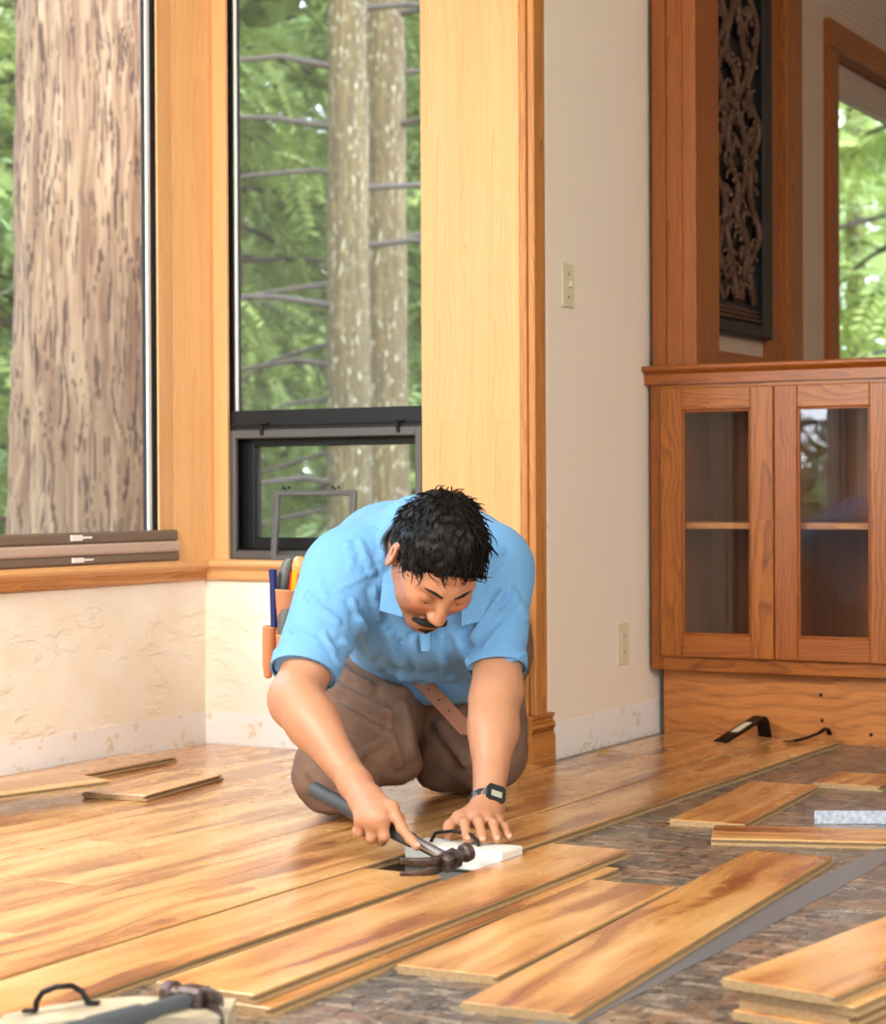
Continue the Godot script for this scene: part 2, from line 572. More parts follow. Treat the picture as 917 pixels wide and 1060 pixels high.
# one click-lock board: printed top with eased edges, fibreboard core with groove (+x) and tongue (-x); long axis z, top at y 0, centre at origin
func plank_mesh(length: float, width: float, band: int, start: float) -> ArrayMesh:
	var h := length * 0.5
	var w := width * 0.5
	var top := mb()
	var u0 := (band + 0.03) / 6.0
	var u1 := (band + 0.97) / 6.0
	var v0 := start / 1.28
	var v1 := v0 + length / 1.28
	var e := 0.0012
	var ring_in := [Vector3(-w + e, 0, -h + e), Vector3(w - e, 0, -h + e), Vector3(w - e, 0, h - e), Vector3(-w + e, 0, h - e)]
	var ring_out := [Vector3(-w, -e, -h), Vector3(w, -e, -h), Vector3(w, -e, h), Vector3(-w, -e, h)]
	var uvi := func(p: Vector3): return Vector2(lerpf(u0, u1, (p.x + w) / (2 * w)), lerpf(v0, v1, (p.z + h) / (2 * h)))
	var faces := [ring_in]
	for i in 4:
		faces.append([ring_in[i], ring_in[(i + 1) % 4], ring_out[(i + 1) % 4], ring_out[i]])
	for f in faces:
		var n: Vector3 = (f[2] - f[0]).cross(f[1] - f[0]).normalized()
		if n.y < 0: n = -n
		var nn := [n, n, n]
		tri_s(top, [f[0], f[1], f[2]], nn, [uvi.call(f[0]), uvi.call(f[1]), uvi.call(f[2])])
		tri_s(top, [f[0], f[2], f[3]], nn, [uvi.call(f[0]), uvi.call(f[2]), uvi.call(f[3])])
	top.set_material(M.print)
	var me := top.commit()
	var core := mb()
	var out := PackedVector2Array([Vector2(-w, -e), Vector2(w, -e), Vector2(w, -0.0042), Vector2(w - 0.006, -0.0048), Vector2(w - 0.006, -0.0078), Vector2(w + 0.0045, -0.0086), Vector2(w + 0.0045, -PT), Vector2(-w, -PT), Vector2(-w, -0.0082), Vector2(-w - 0.005, -0.0076), Vector2(-w - 0.005, -0.005), Vector2(-w, -0.0044)])
	prism(core, out, Vector3(0, 0, -h), Vector3.RIGHT, Vector3.UP, Vector3.BACK, length)
	core.set_material(M.core)
	return core.commit(me)

func plank(called: String, length: float, at: Vector3, turn: float, band: int, parent = self, width := PW, start := 0.0) -> MeshInstance3D:
	var o := put(called, plank_mesh(length, width, band, start), null, parent)
	o.position = at
	o.rotation.y = turn
	return o

func build_floor():
	var fl := structure_node("floor", "half-laid honey and brown laminate floor over a dark dusty subfloor")
	var sub := mb()
	bx(sub, Vector3(-3.5, SUB - 0.2, -9.6), Vector3(3.2, SUB, 2.8), 2, 0.0)
	obj("subfloor", sub, M.subfloor, fl)
	var band := 0
	var edge := -1.785
	var pitch := PW + 0.0004
	for row in 10:
		var x1 := edge - row * pitch - (0.0105 if row > 0 else 0.0)
		var x0 := maxf(x1 - PW, -3.305)
		if x1 - x0 < 0.03: break
		var z_far := -5.405 if x0 > -2.36 else -4.562
		if row == 3:
			z_far = -4.562
		var z := 0.4
		var first := 0.35 + 0.85 * fmod(row * 0.43 + 0.2, 1.0)
		var n := 0
		while z > z_far + 0.02:
			var l := first if n == 0 else 1.22
			var z2 := maxf(z - l, z_far)
			if row == 0:
				if n == 0: z2 = -0.95
				elif n == 1: z2 = -1.95
				elif n == 2: z2 = -3.17
				elif n == 3:
					z = -3.42
					z2 = -4.64
				else: z2 = z_far
			var ln := z - z2 - 0.0004
			plank("plank", ln, Vector3((x0 + x1) / 2, 0, (z + z2) / 2), 0.0, (band * 5 + row) % 6, fl, x1 - x0, 0.0 if ln > 0.8 else fmod(band * 0.31, 0.5))
			band += 1
			z = z2
			n += 1
	# clear-grey seam tape on the subfloor, running with the boards
	var st := mb()
	var lft := []
	var rgt := []
	var tr := RandomNumberGenerator.new()
	tr.seed = 5
	for i in 30:
		var z := -2.0 - i * 0.11
		lft.append(Vector3(-1.205 + tr.randf_range(-0.003, 0.003), SUB + 0.0012, z))
		rgt.append(Vector3(-1.147 + tr.randf_range(-0.003, 0.003), SUB + 0.0012, z))
	for i in 29:
		var c := Vector3(-1.17, -1, lft[i].z)
		poly(st, [lft[i], rgt[i], rgt[i + 1], lft[i + 1]], c, 2)
		poly(st, [rgt[i], rgt[i + 1], rgt[i + 1] - Vector3(0, 0.0012, 0), rgt[i] - Vector3(0, 0.0012, 0)], c, 2)
	var tp := obj("seam_tape", st, M.tape, fl)
	tag(tp, "grey translucent underlay seam tape")
	# black membrane showing in the open slot under the hammer
	st = mb()
	bx(st, Vector3(-1.95, SUB, -3.415), Vector3(-1.79, SUB + 0.001, -3.172), 2, 0.0)
	tag(obj("membrane", st, M.membrane if M.has("membrane") else M.steel_dark, fl), "glossy black underlay membrane")

# ---------------------------------------------------------------- walls
const XL := -3.31
const ZW := -4.57
const XW := -2.345
const CEIL := 2.75

func build_shell():
	var st := mb()
	# window wall on the long side: sill wall, pier between the openings, head
	bx(st, Vector3(XL - 0.16, SUB, -4.73), Vector3(XL, 0.445, 2.8), 2, 0.0)
	bx(st, Vector3(XL - 0.055, 0.445, -4.73), Vector3(XL, CEIL, -4.445), 1, 0.0)
	bx(st, Vector3(XL - 0.16, 0.445, -4.73), Vector3(XL - 0.055, CEIL, -4.60), 1, 0.0)
	bx(st, Vector3(XL - 0.16, 0.445, -2.62), Vector3(XL, CEIL, -2.36), 1, 0.0)
	bx(st, Vector3(XL - 0.16, 0.445, -0.44), Vector3(XL, CEIL, 2.8), 1, 0.0)
	bx(st, Vector3(XL - 0.16, 2.45, -4.445), Vector3(XL, CEIL, -2.62), 2, 0.0)
	bx(st, Vector3(XL - 0.16, 2.45, -2.36), Vector3(XL, CEIL, -0.44), 2, 0.0)
	struct("wall_left", st, M.cream, "cream trowelled plaster wall under the wide window")
	st = mb()
	bx(st, Vector3(XL, SUB, ZW - 0.16), Vector3(-2.34, 0.445, ZW), 0, 0.0)
	bx(st, Vector3(XL, 0.445, ZW - 0.05), Vector3(-3.262, CEIL, ZW), 1, 0.0)
	bx(st, Vector3(-2.575, 0.445, ZW - 0.16), Vector3(-2.34, CEIL, ZW - 0.02), 1, 0.0)
	bx(st, Vector3(-3.262, 2.45, ZW - 0.16), Vector3(-2.575, CEIL, ZW), 0, 0.0)
	struct("wall_back", st, M.cream, "short cream plaster wall under the narrow window")
	# return wall, running away to the cabinet
	st = mb()
	bx(st, Vector3(XW - 0.15, SUB, -5.54), Vector3(XW, CEIL, ZW - 0.12), 1, 0.0)
	struct("wall_return", st, M.white_wall, "pale pinkish-beige wall with light switch and outlet")
	# other walls and ceiling of the room, with thickness
	st = mb()
	bx(st, Vector3(3.0, SUB, -9.6), Vector3(3.2, CEIL, 2.8), 1, 0.0)
	struct("wall_right", st, M.white_wall)
	st = mb()
	bx(st, Vector3(XL - 0.16, SUB, 2.6), Vector3(-2.2, CEIL, 2.8), 1, 0.0)
	bx(st, Vector3(2.4, SUB, 2.6), Vector3(3.2, CEIL, 2.8), 1, 0.0)
	bx(st, Vector3(-2.2, 2.3, 2.6), Vector3(2.4, CEIL, 2.8), 1, 0.0)
	bx(st, Vector3(-2.2, SUB, 2.6), Vector3(2.4, 0.3, 2.8), 1, 0.0)
	struct("wall_front", st, M.white_wall)
	st = mb()
	bx(st, Vector3(XL - 0.5, CEIL, -9.9), Vector3(3.6, CEIL + 0.2, 3.6), 0, 0.0)
	struct("ceiling", st, M.ceiling, "plain off-white ceiling")
	# bands left where the skirting boards came off
	st = mb()
	var strip := func(st: SurfaceTool, a: Vector3, b: Vector3, nrm: Vector3, hgt: float, sd: int):
		# ragged top edge, 3 mm proud
		var r := RandomNumberGenerator.new()
		r.seed = sd
		var l := (b - a).length()
		var k := int(l / 0.02)
		var tops := []
		for i in k + 1: tops.append(hgt + r.randf_range(-0.0025, 0.0025))
		for i in k:
			var p0 := a.lerp(b, float(i) / k)
			var p1 := a.lerp(b, float(i + 1) / k)
			var q: Vector3 = nrm * 0.0015
			var vs := [p0 + q, p1 + q, p1 + q + Vector3.UP * tops[i + 1], p0 + q + Vector3.UP * tops[i]]
			var u0 := l * i / k
			var u1 := l * (i + 1) / k
			var uv := [Vector2(u0, 0.25), Vector2(u1, 0.25), Vector2(u1, 0.25 - tops[i + 1]), Vector2(u0, 0.25 - tops[i])]
			tri_s(st, [vs[0], vs[1], vs[2]], [nrm, nrm, nrm], [uv[0], uv[1], uv[2]])
			tri_s(st, [vs[0], vs[2], vs[3]], [nrm, nrm, nrm], [uv[0], uv[2], uv[3]])
			var up := Vector3.UP
			tri_s(st, [vs[3], vs[2], vs[2] - q], [up, up, up], [uv[3], uv[2], uv[2]])
			tri_s(st, [vs[3], vs[2] - q, vs[3] - q], [up, up, up], [uv[3], uv[2], uv[3]])
	strip.call(st, Vector3(XL, SUB, -2.0), Vector3(XL, SUB, ZW), Vector3.RIGHT, 0.099, 4)
	tag(obj("baseboard_left", st, M.bare), "scraped chalky strip where the skirting board came off", "", "", "structure")
	st = mb()
	strip.call(st, Vector3(XL, SUB, ZW), Vector3(-2.34, SUB, ZW), Vector3.BACK, 0.099, 5)
	tag(obj("baseboard_back", st, M.bare), "chalky strip under the narrow window where skirting came off", "", "", "structure")
	st = mb()
	strip.call(st, Vector3(XW, SUB, -5.45), Vector3(XW, SUB, ZW - 0.02), Vector3.RIGHT, 0.098, 6)
	tag(obj("baseboard_return", st, M.bare), "greyish scraped strip with glue crumbs along pale wall", "", "", "structure")

func build_windows():
	# --- oak linings of both openings and the corner
	var t1 := structure_node("trim_1", "light oak casing boards in the window corner")
	# long wall side of the corner: jamb reveal, flat casing, bead
	box("jamb", Vector3(XL + 0.004, 0.49, -4.414), Vector3(XL + 0.010, 2.46, -4.354), M.pale_oak, t1)
	var cs := mb()
	# splayed casing board, thicker towards the corner
	prism(cs, PackedVector2Array([Vector2(0, 4.417), Vector2(0.011, 4.417), Vector2(0.042, 4.545), Vector2(0.042, 4.569), Vector2(0, 4.569)]), Vector3(XL, 0.50, 0), Vector3.RIGHT, Vector3.FORWARD, Vector3.UP, 2.0, Vector2(0.3, 0.2))
	obj("casing", cs, M.pale_oak, t1)
	box("casing", Vector3(XL + 0.002, 0.50, ZW), Vector3(-3.224, 2.5, ZW + 0.013), M.pale_oak, t1)
	box("head", Vector3(XL, 2.44, -4.40), Vector3(XL + 0.02, 2.56, -2.36), M.pale_oak, t1, 2)
	box("head", Vector3(-3.25, 2.44, ZW), Vector3(-2.61, 2.56, ZW + 0.02), M.pale_oak, t1, 0)
	# sill: moulded nosing over an apron, mitred round the corner
	var t2 := structure_node("trim_2", "light oak window sill with apron board")
	var prof := PackedVector2Array([Vector2(-0.1, 0.503), Vector2(0.036, 0.503), Vector2(0.043, 0.499), Vector2(0.045, 0.492), Vector2(0.042, 0.485), Vector2(0.030, 0.480), Vector2(0.022, 0.474), Vector2(-0.1, 0.474)])
	var ap := PackedVector2Array([Vector2(-0.02, 0.476), Vector2(0.019, 0.476), Vector2(0.019, 0.455), Vector2(0.014, 0.447), Vector2(-0.02, 0.447)])
	for pr in [[prof, "sill"], [ap, "apron"]]:
		var st := mb()
		prism(st, pr[0], Vector3(XL, 0, ZW), Vector3.RIGHT, Vector3.UP, Vector3.BACK, 6.0)
		obj(pr[1], st, M.pale_oak if pr[1] == "sill" else M.oak_trim, t2)
		st = mb()
		prism(st, pr[0], Vector3(XL, 0, ZW), Vector3.BACK, Vector3.UP, Vector3.RIGHT, 0.965)
		obj(pr[1], st, M.pale_oak, t2)
	# oak pier right of the narrow window, and its corner trim with plinth block
	var t3 := structure_node("trim_3", "wide pale oak board beside the narrow window")
	box("board", Vector3(-2.622, SUB, ZW - 0.12), Vector3(-2.338, CEIL, ZW + 0.004), M.pale_oak, t3)
	var t4 := structure_node("trim_4", "oak corner moulding standing on a carved plinth block")
	box("moulding", Vector3(-2.337, 0.12, ZW - 0.055), Vector3(-2.318, CEIL, ZW + 0.009), M.oak_trim, t4, 1, 0.003)
	box("moulding", Vector3(-2.317, 0.12, ZW - 0.06), Vector3(-2.298, CEIL, ZW + 0.002), M.oak_trim, t4, 1, 0.003)
	box("moulding", Vector3(XW, 0.12, ZW - 0.11), Vector3(-2.322, CEIL, ZW - 0.055), M.oak_red, t4, 1, 0.003)
	var blk := mb()
	var pb := PackedVector2Array([Vector2(0, SUB), Vector2(0.078, SUB), Vector2(0.078, 0.062), Vector2(0.072, 0.068), Vector2(0.066, 0.075), Vector2(0.072, 0.082), Vector2(0.079, 0.09), Vector2(0.076, 0.098), Vector2(0.066, 0.102), Vector2(0.064, 0.108), Vector2(0.072, 0.113), Vector2(0.074, 0.121), Vector2(0.0, 0.121)])
	# moulded on the side that looks along the return wall
	prism(blk, pb, Vector3(-2.343, 0, ZW + 0.014), Vector3(0.55, 0, 0), Vector3.UP, Vector3.FORWARD, 0.125)
	obj("plinth_block", blk, M.oak_trim, t4)
	# --- wide window
	var w1 := structure_node("window_1", "tall picture window looking onto a redwood trunk")
	for span in [[-4.44, -2.64], [-2.34, -0.46]]:
		var a: float = span[0]
		var b: float = span[1]
		var x := XL - 0.045
		for z in [[a, a + 0.046], [b - 0.046, b]]:
			box("frame", Vector3(x - 0.03, 0.5, z[0]), Vector3(x + 0.006, 2.45, z[1]), M.black_metal, w1)
		box("frame", Vector3(x - 0.03, 0.5, a + 0.046), Vector3(x + 0.006, 0.55, b - 0.046), M.black_metal, w1)
		box("frame", Vector3(x - 0.03, 2.41, a + 0.046), Vector3(x + 0.006, 2.45, b - 0.046), M.black_metal, w1)
		box("seal", Vector3(x - 0.005, 0.55, a + 0.046), Vector3(x + 0.002, 2.41, a + 0.062), M.white_seal, w1)
		box("seal", Vector3(x - 0.005, 0.55, b - 0.062), Vector3(x + 0.002, 2.41, b - 0.046), M.white_seal, w1)
		box("pane", Vector3(x - 0.004, 0.55, a + 0.062), Vector3(x + 0.0, 2.41, b - 0.062), M.glass, w1, 1, 0.0)
		if a > -3.0: continue
	var t5 := structure_node("trim_5", "light oak mullion casing between wide windows")
	box("casing", Vector3(XL, 0.503, -2.66), Vector3(XL + 0.016, 2.5, -2.32), M.pale_oak, t5)
	# --- narrow window: fixed light above, hopper below
	var w2 := structure_node("window_2", "narrow black framed window with a small lower sash")
	var zc := ZW - 0.036
	box("frame", Vector3(-3.262, 0.503, zc - 0.03), Vector3(-3.23, 2.45, zc + 0.006), M.black_metal, w2)
	box("frame", Vector3(-2.60, 0.503, zc - 0.03), Vector3(-2.575, 2.45, zc + 0.02), M.black_metal, w2)
	box("frame", Vector3(-3.23, 2.41, zc - 0.03), Vector3(-2.60, 2.45, zc + 0.03), M.black_metal, w2)
	box("transom", Vector3(-3.23, 0.835, zc - 0.03), Vector3(-2.60, 0.905, zc + 0.03), M.black_metal, w2)
	box("transom_lip", Vector3(-3.23, 0.862, zc + 0.03), Vector3(-2.62, 0.868, zc + 0.036), M.black_metal, w2)
	box("frame", Vector3(-3.23, 0.503, zc - 0.03), Vector3(-2.60, 0.53, zc + 0.03), M.black_metal, w2)
	box("seal", Vector3(-3.23, 0.905, zc - 0.005), Vector3(-3.222, 2.41, zc + 0.003), M.white_seal, w2)
	box("pane", Vector3(-3.222, 0.905, zc - 0.006), Vector3(-2.60, 2.41, zc), M.glass, w2, 1, 0.0)
	for r in [[-3.23, -3.18, 0.53, 0.835], [-2.645, -2.60, 0.53, 0.835]]:
		box("sash_rail", Vector3(r[0], r[2], zc - 0.05), Vector3(r[1], r[3], zc - 0.012), M.black_metal, w2)
	box("sash_rail", Vector3(-3.18, 0.53, zc - 0.05), Vector3(-2.645, 0.562, zc - 0.012), M.black_metal, w2)
	box("sash_rail", Vector3(-3.18, 0.808, zc - 0.05), Vector3(-2.645, 0.835, zc - 0.012), M.black_metal, w2)
	box("pane", Vector3(-3.18, 0.562, zc - 0.034), Vector3(-2.645, 0.808, zc - 0.03), M.glass, w2, 1, 0.0)
	# --- insect screen frame set in front of the lower sash
	var s := thing("screen_frame", "wide grey metal screen frame standing in front of lower window sash", "screen frame", Vector3(-2.93, 0.503, ZW - 0.012))
	var fr := [[-0.302, -0.28, 0.0, 0.35], [0.283, 0.305, 0.0, 0.35], [-0.28, 0.283, 0.0, 0.024], [-0.28, 0.283, 0.326, 0.35]]
	for q in fr: box("rail", Vector3(q[0], q[2], -0.008), Vector3(q[1], q[3], 0.01), M.grey_frame, s, 1, 0.003)
	for px in [-0.19, 0.235]:
		var st := mb()
		tube(st, [Vector3(px, 0.335, 0.012), Vector3(px, 0.362, 0.016)], [0.005, 0.005], 8)
		tube(st, [Vector3(px - 0.006, 0.366, 0.016), Vector3(px + 0.022, 0.366, 0.016)], [0.005, 0.004], 8)
		obj("latch_pin", st, M.black_metal, s)
	var st := mb()
	lathe(st, [Vector2(0, 0), Vector2(0.007, 0.001), Vector2(0.007, 0.007), Vector2(0, 0.009)], Vector3(-0.302, 0.12, 0.004), Vector3.LEFT, 10)
	obj("side_knob", st, M.black_metal, s)
	# --- small frame leaning against it
	var s2 := thing("screen_frame", "small dark grey screen frame leaning on sill before the larger one", "screen frame", Vector3(-2.94, 0.503, ZW + 0.025))
	s2.rotation.x = deg_to_rad(-6.0)
	for q in [[-0.135, -0.118, 0.0, 0.186], [0.105, 0.122, 0.0, 0.186], [-0.118, 0.105, 0.0, 0.014], [-0.118, 0.105, 0.172, 0.186]]:
		box("rail", Vector3(q[0], q[2], -0.007), Vector3(q[1], q[3], 0.007), M.grey_frame, s2, 1, 0.002)
	for px in [-0.1, 0.055]:
		st = mb()
		tube(st, [Vector3(px, 0.186, 0), Vector3(px, 0.193, 0)], [0.004, 0.003], 8)
		for k in 2: lathe(st, [Vector2(0, -0.005), Vector2(0.005, 0), Vector2(0, 0.005)], Vector3(px - 0.008 + k * 0.018, 0.194, 0), Vector3.UP, 8)
		obj("wing_screw", st, M.black_metal, s2)
	# --- stacked long screen frames lying on the sill of the wide window
	for k in 3:
		var lo: float = [0.503, 0.529, 0.556][k]
		var hi: float = [0.529, 0.556, 0.586][k]
		var fx: float = [0.018, 0.022, 0.014][k]
		var o := thing("long_screen_frame", ["brown metal screen frame lowest in the stack on wide sill", "taupe metal screen frame in the middle of sill stack", "brown metal screen frame on top of the sill stack"][k], "screen frame", Vector3(XL + 0.0125, lo, -4.412), 0.0, "screen frames on the wide sill")
		st = mb()
		var hh := hi - lo
		var pr := PackedVector2Array([Vector2(0.0, 0.0), Vector2(fx - 0.004, 0.0), Vector2(fx, 0.006), Vector2(fx, hh - 0.006), Vector2(fx - 0.004, hh), Vector2(0.0, hh)])
		prism(st, pr, Vector3.ZERO, Vector3.RIGHT, Vector3.UP, Vector3.BACK, 1.5)
		obj("rail", st, M.taupe if k == 1 else M.brown_metal, o)
		if k != 1:
			st = mb()
			var zc2 := 0.42
			bx(st, Vector3(fx, hh * 0.3, zc2 - 0.02), Vector3(fx + 0.006, hh * 0.78, zc2 + 0.022), 2, 0.001)
			bx(st, Vector3(fx, hh * 0.45, zc2 - 0.06), Vector3(fx + 0.004, hh * 0.65, zc2 - 0.02), 2, 0.001)
			tag(obj("clip", st, M.plastic_white, o), "white plastic clip")
# ---------------------------------------------------------------- cabinet that divides the rooms
const ZC := -5.36

func build_cabinet():
	var cb := thing("oak_cabinet", "oak base cabinet with glazed doors below moulded top, against pale wall", "cabinet", Vector3(-2.33, SUB, ZC))
	var X1 := 1.36
	var y0 := 0.19
	var y1 := 0.995
	var kick := box("kick_board", Vector3(0.012, 0.0, -0.075), Vector3(X1, y0, -0.06), M.ply, cb, 0, 0.0)
	for q in [[0.478, 0.132], [0.482, 0.062], [0.62, 0.03]]:
		var st := mb()
		lathe(st, [Vector2(0, 0.0025), Vector2(0.004, 0.002), Vector2(0.0055, 0.0), Vector2(0.0055, -0.004)], Vector3(q[0], q[1], -0.06), Vector3.BACK, 10)
		obj("nail_head", st, M.steel_dark, kick)
	# carcass
	box("side_panel", Vector3(0.0, y0, -0.42), Vector3(0.016, y1, -0.02), M.oak_fine, cb)
	box("side_panel", Vector3(X1 - 0.016, y0, -0.42), Vector3(X1, y1, -0.02), M.oak_fine, cb)
	box("bottom", Vector3(0.016, y0, -0.42), Vector3(X1 - 0.016, y0 + 0.016, -0.02), M.oak_fine, cb, 0)
	box("back", Vector3(0.016, y0 + 0.016, -0.42), Vector3(X1 - 0.016, y1, -0.41), M.oak_fine, cb, 1, 0.0)
	box("partition", Vector3(0.34, y0 + 0.016, -0.41), Vector3(0.352, y1, -0.04), M.oak_fine, cb)
	box("shelf", Vector3(0.017, 0.588, -0.40), Vector3(0.339, 0.606, -0.021), M.oak_trim, cb, 0)
	box("shelf", Vector3(0.353, 0.588, -0.40), Vector3(X1 - 0.017, 0.606, -0.021), M.oak_trim, cb, 0)
	# face frame
	box("face_stile", Vector3(0.0, y0, -0.02), Vector3(0.036, y1, 0.0), M.oak_fine, cb)
	box("face_rail", Vector3(0.036, y0, -0.02), Vector3(X1, y0 + 0.055, 0.0), M.oak, cb, 0)
	box("face_rail", Vector3(0.036, y1 - 0.03, -0.02), Vector3(X1, y1, 0.0), M.oak, cb, 0)
	# three doors
	for d in 3:
		var a := 0.036 + d * 0.338
		var b := a + 0.335
		var dr := Node3D.new()
		dr.name = "door"
		cb.add_child(dr, true)
		var lo := y0 + 0.04
		var hi := y1 - 0.012
		var sw := 0.066
		box("stile", Vector3(a, lo, 0.0), Vector3(a + sw, hi, 0.019), M.oak if d != 1 else M.oak_fine, dr, 1, 0.003)
		box("stile", Vector3(b - sw, lo, 0.0), Vector3(b, hi, 0.019), M.oak, dr, 1, 0.003)
		box("rail", Vector3(a + sw, lo, 0.0), Vector3(b - sw, lo + 0.062, 0.0185), M.oak_fine, dr, 0, 0.003)
		box("rail", Vector3(a + sw, hi - 0.062, 0.0), Vector3(b - sw, hi, 0.0185), M.oak, dr, 0, 0.003)
		for q in [[a + sw, a + sw + 0.006, lo + 0.062, hi - 0.062], [b - sw - 0.006, b - sw, lo + 0.062, hi - 0.062], [a + sw, b - sw, lo + 0.062, lo + 0.068], [a + sw, b - sw, hi - 0.068, hi - 0.062]]:
			box("glazing_bead", Vector3(q[0], q[2], 0.004), Vector3(q[1], q[3], 0.0145), M.oak_fine, dr, 1, 0.002)
		box("pane", Vector3(a + sw - 0.003, lo + 0.059, 0.005), Vector3(b - sw + 0.003, hi - 0.059, 0.009), M.cab_glass, dr, 1, 0.0)
	# moulded top
	var top := mb()
	var pr := PackedVector2Array([Vector2(-0.43, 0.995), Vector2(0.012, 0.995), Vector2(0.012, 1.023), Vector2(0.018, 1.028), Vector2(0.027, 1.032), Vector2(0.032, 1.038), Vector2(0.031, 1.044), Vector2(0.026, 1.048), Vector2(-0.43, 1.048)])
	prism(top, pr, Vector3(-0.014, 0, 0), Vector3.BACK, Vector3.UP, Vector3.RIGHT, X1 + 0.03)
	obj("top", top, M.oak_fine, cb)

# ---------------------------------------------------------------- the room beyond
func build_far_room():
	var y0 := 1.036
	# pilaster of upright oak boards standing on the cabinet
	var pl := structure_node("trim_6", "pilaster of reddish upright oak boards above the cabinet")
	var xs := [-2.325, -2.282, -2.232, -2.19]
	for i in 3: box("board", Vector3(xs[i], y0, ZC - 0.18), Vector3(xs[i + 1] - 0.0015, CEIL, ZC - 0.004 - 0.002 * (i % 2)), M.oak_red, pl, 1, 0.002)
	# wall beyond, papered, with window opening
	var xa := -2.37
	var st := mb()
	bx(st, Vector3(xa - 0.15, SUB, -7.095), Vector3(xa, CEIL, -5.545), 1, 0.0)
	bx(st, Vector3(xa - 0.15, SUB, -9.6), Vector3(xa, CEIL, -8.75), 1, 0.0)
	bx(st, Vector3(xa - 0.15, SUB, -8.75), Vector3(xa, 0.95, -7.095), 2, 0.0)
	bx(st, Vector3(xa - 0.15, 2.27, -8.75), Vector3(xa, CEIL, -7.095), 2, 0.0)
	struct("wall_far_side", st, M.paper, "brown striped wallpaper in the room behind the cabinet")
	st = mb()
	bx(st, Vector3(xa - 0.15, SUB, -9.8), Vector3(3.2, CEIL, -9.6), 0, 0.0)
	struct("wall_far", st, M.paper)
	var t := structure_node("trim_7", "oak posts and rails framing the carved panel")
	box("rail", Vector3(xa, y0 - 0.1, -6.50), Vector3(xa + 0.02, 1.115, -5.63), M.oak_fine, t, 2)
	box("post", Vector3(xa, 0.1, -6.685), Vector3(xa + 0.03, CEIL, -6.525), M.oak, t, 1, 0.004)
	box("post", Vector3(xa, 1.1, -6.48), Vector3(xa + 0.012, CEIL, -6.37), M.oak_red, t)
	box("recess_strip", Vector3(xa, 1.1, -6.525), Vector3(xa + 0.004, CEIL, -6.48), M.oak_fine, t)
	# carved dark panel
	var c := thing("carved_panel", "dark carved openwork wooden panel hanging behind the oak pilaster", "carved panel", Vector3(xa + 0.005, 1.17, -6.35))
	box("backing", Vector3(0.0, 0.0, 0.0), Vector3(0.012, 1.5, 0.62), M.carved_frame, c, 1, 0.0)
	for q in [[0.0, 0.085, 0.0, 1.5], [0.57, 0.62, 0.0, 1.5], [0.085, 0.57, 0.0, 0.045], [0.085, 0.57, 1.455, 1.5]]:
		box("frame", Vector3(0.0, q[2], q[0]), Vector3(0.04, q[3], q[1]), M.carved_frame, c, 1, 0.006)
	for k in 3: box("moulding", Vector3(0.012, 0.05 + k * 0.014, 0.06), Vector3(0.03 - k * 0.004, 0.06 + k * 0.014, 0.56), M.carved, c, 2, 0.003)
	# scrolling vine: S-curves with leaf curls
	var r := RandomNumberGenerator.new()
	r.seed = 12
	for v in 5:
		st = mb()
		var z0 := 0.135 + v * 0.095
		var pts := []
		for i in 46:
			var y := 0.11 + i * 0.0305
			pts.append(Vector3(0.022 + 0.006 * sin(i * 1.1 + v), y, z0 + 0.042 * sin(i * 0.62 + v * 1.9)))
		tube(st, pts, [0.012], 6)
		obj("vine", st, M.carved, c)
	st = mb()
	for i in 190:
		var cc := Vector3(0.02, r.randf_range(0.13, 1.42), r.randf_range(0.11, 0.54))
		var rr := r.randf_range(0.016, 0.034)
		var a0 := r.randf() * TAU
		var pts := []
		for k in 9:
			var a := a0 + k * 0.62
			var q := rr * (1.0 - k * 0.085)
			pts.append(cc + Vector3(0.003 * k * 0.6, sin(a) * q, cos(a) * q))
		tube(st, pts, [0.004, 0.0065, 0.008, 0.008, 0.007, 0.006, 0.0055, 0.006, 0.007], 6)
	tag(obj("leaf_scrolls", st, M.carved, c), "", "", "", "stuff")
	# window of the far room
	var w := structure_node("window_3", "oak cased window with pale blind in the far room")
	box("casing", Vector3(xa, 0.9, -7.095), Vector3(xa + 0.022, 2.25, -6.985), M.oak_red, w, 1, 0.003)
	box("casing", Vector3(xa, 0.9, -8.855), Vector3(xa + 0.022, 2.25, -8.75), M.oak_red, w, 1, 0.003)
	box("head_casing", Vector3(xa, 2.25, -8.855), Vector3(xa + 0.026, 2.35, -6.985), M.oak, w, 2, 0.003)
	box("sill", Vector3(xa - 0.1, 0.93, -8.8), Vector3(xa + 0.06, 0.96, -7.0), M.oak, w, 2, 0.003)
	box("jamb", Vector3(xa - 0.15, 0.96, -7.105), Vector3(xa, 2.26, -7.09), M.oak_red, w)
	box("head_jamb", Vector3(xa - 0.15, 2.245, -8.75), Vector3(xa, 2.27, -7.095), M.oak, w, 2)
	box("blind", Vector3(xa - 0.09, 2.13, -8.75), Vector3(xa - 0.03, 2.245, -7.105), M.taupe, w, 2, 0.01)
	box("frame", Vector3(xa - 0.13, 0.96, -7.13), Vector3(xa - 0.09, 2.245, -7.105), M.brown_metal, w)
	box("pane", Vector3(xa - 0.112, 0.96, -8.75), Vector3(xa - 0.107, 2.245, -7.13), M.glass, w, 1, 0.0)
# ---------------------------------------------------------------- outside: forest
func site(lateral: float, depth: float, y := 0.0) -> Vector3:
	var f := Vector3(-0.48914, 0, -0.8722)
	var r := Vector3(0.8722, 0, -0.48914)
	return f * depth + r * lateral + Vector3(0, y, 0)

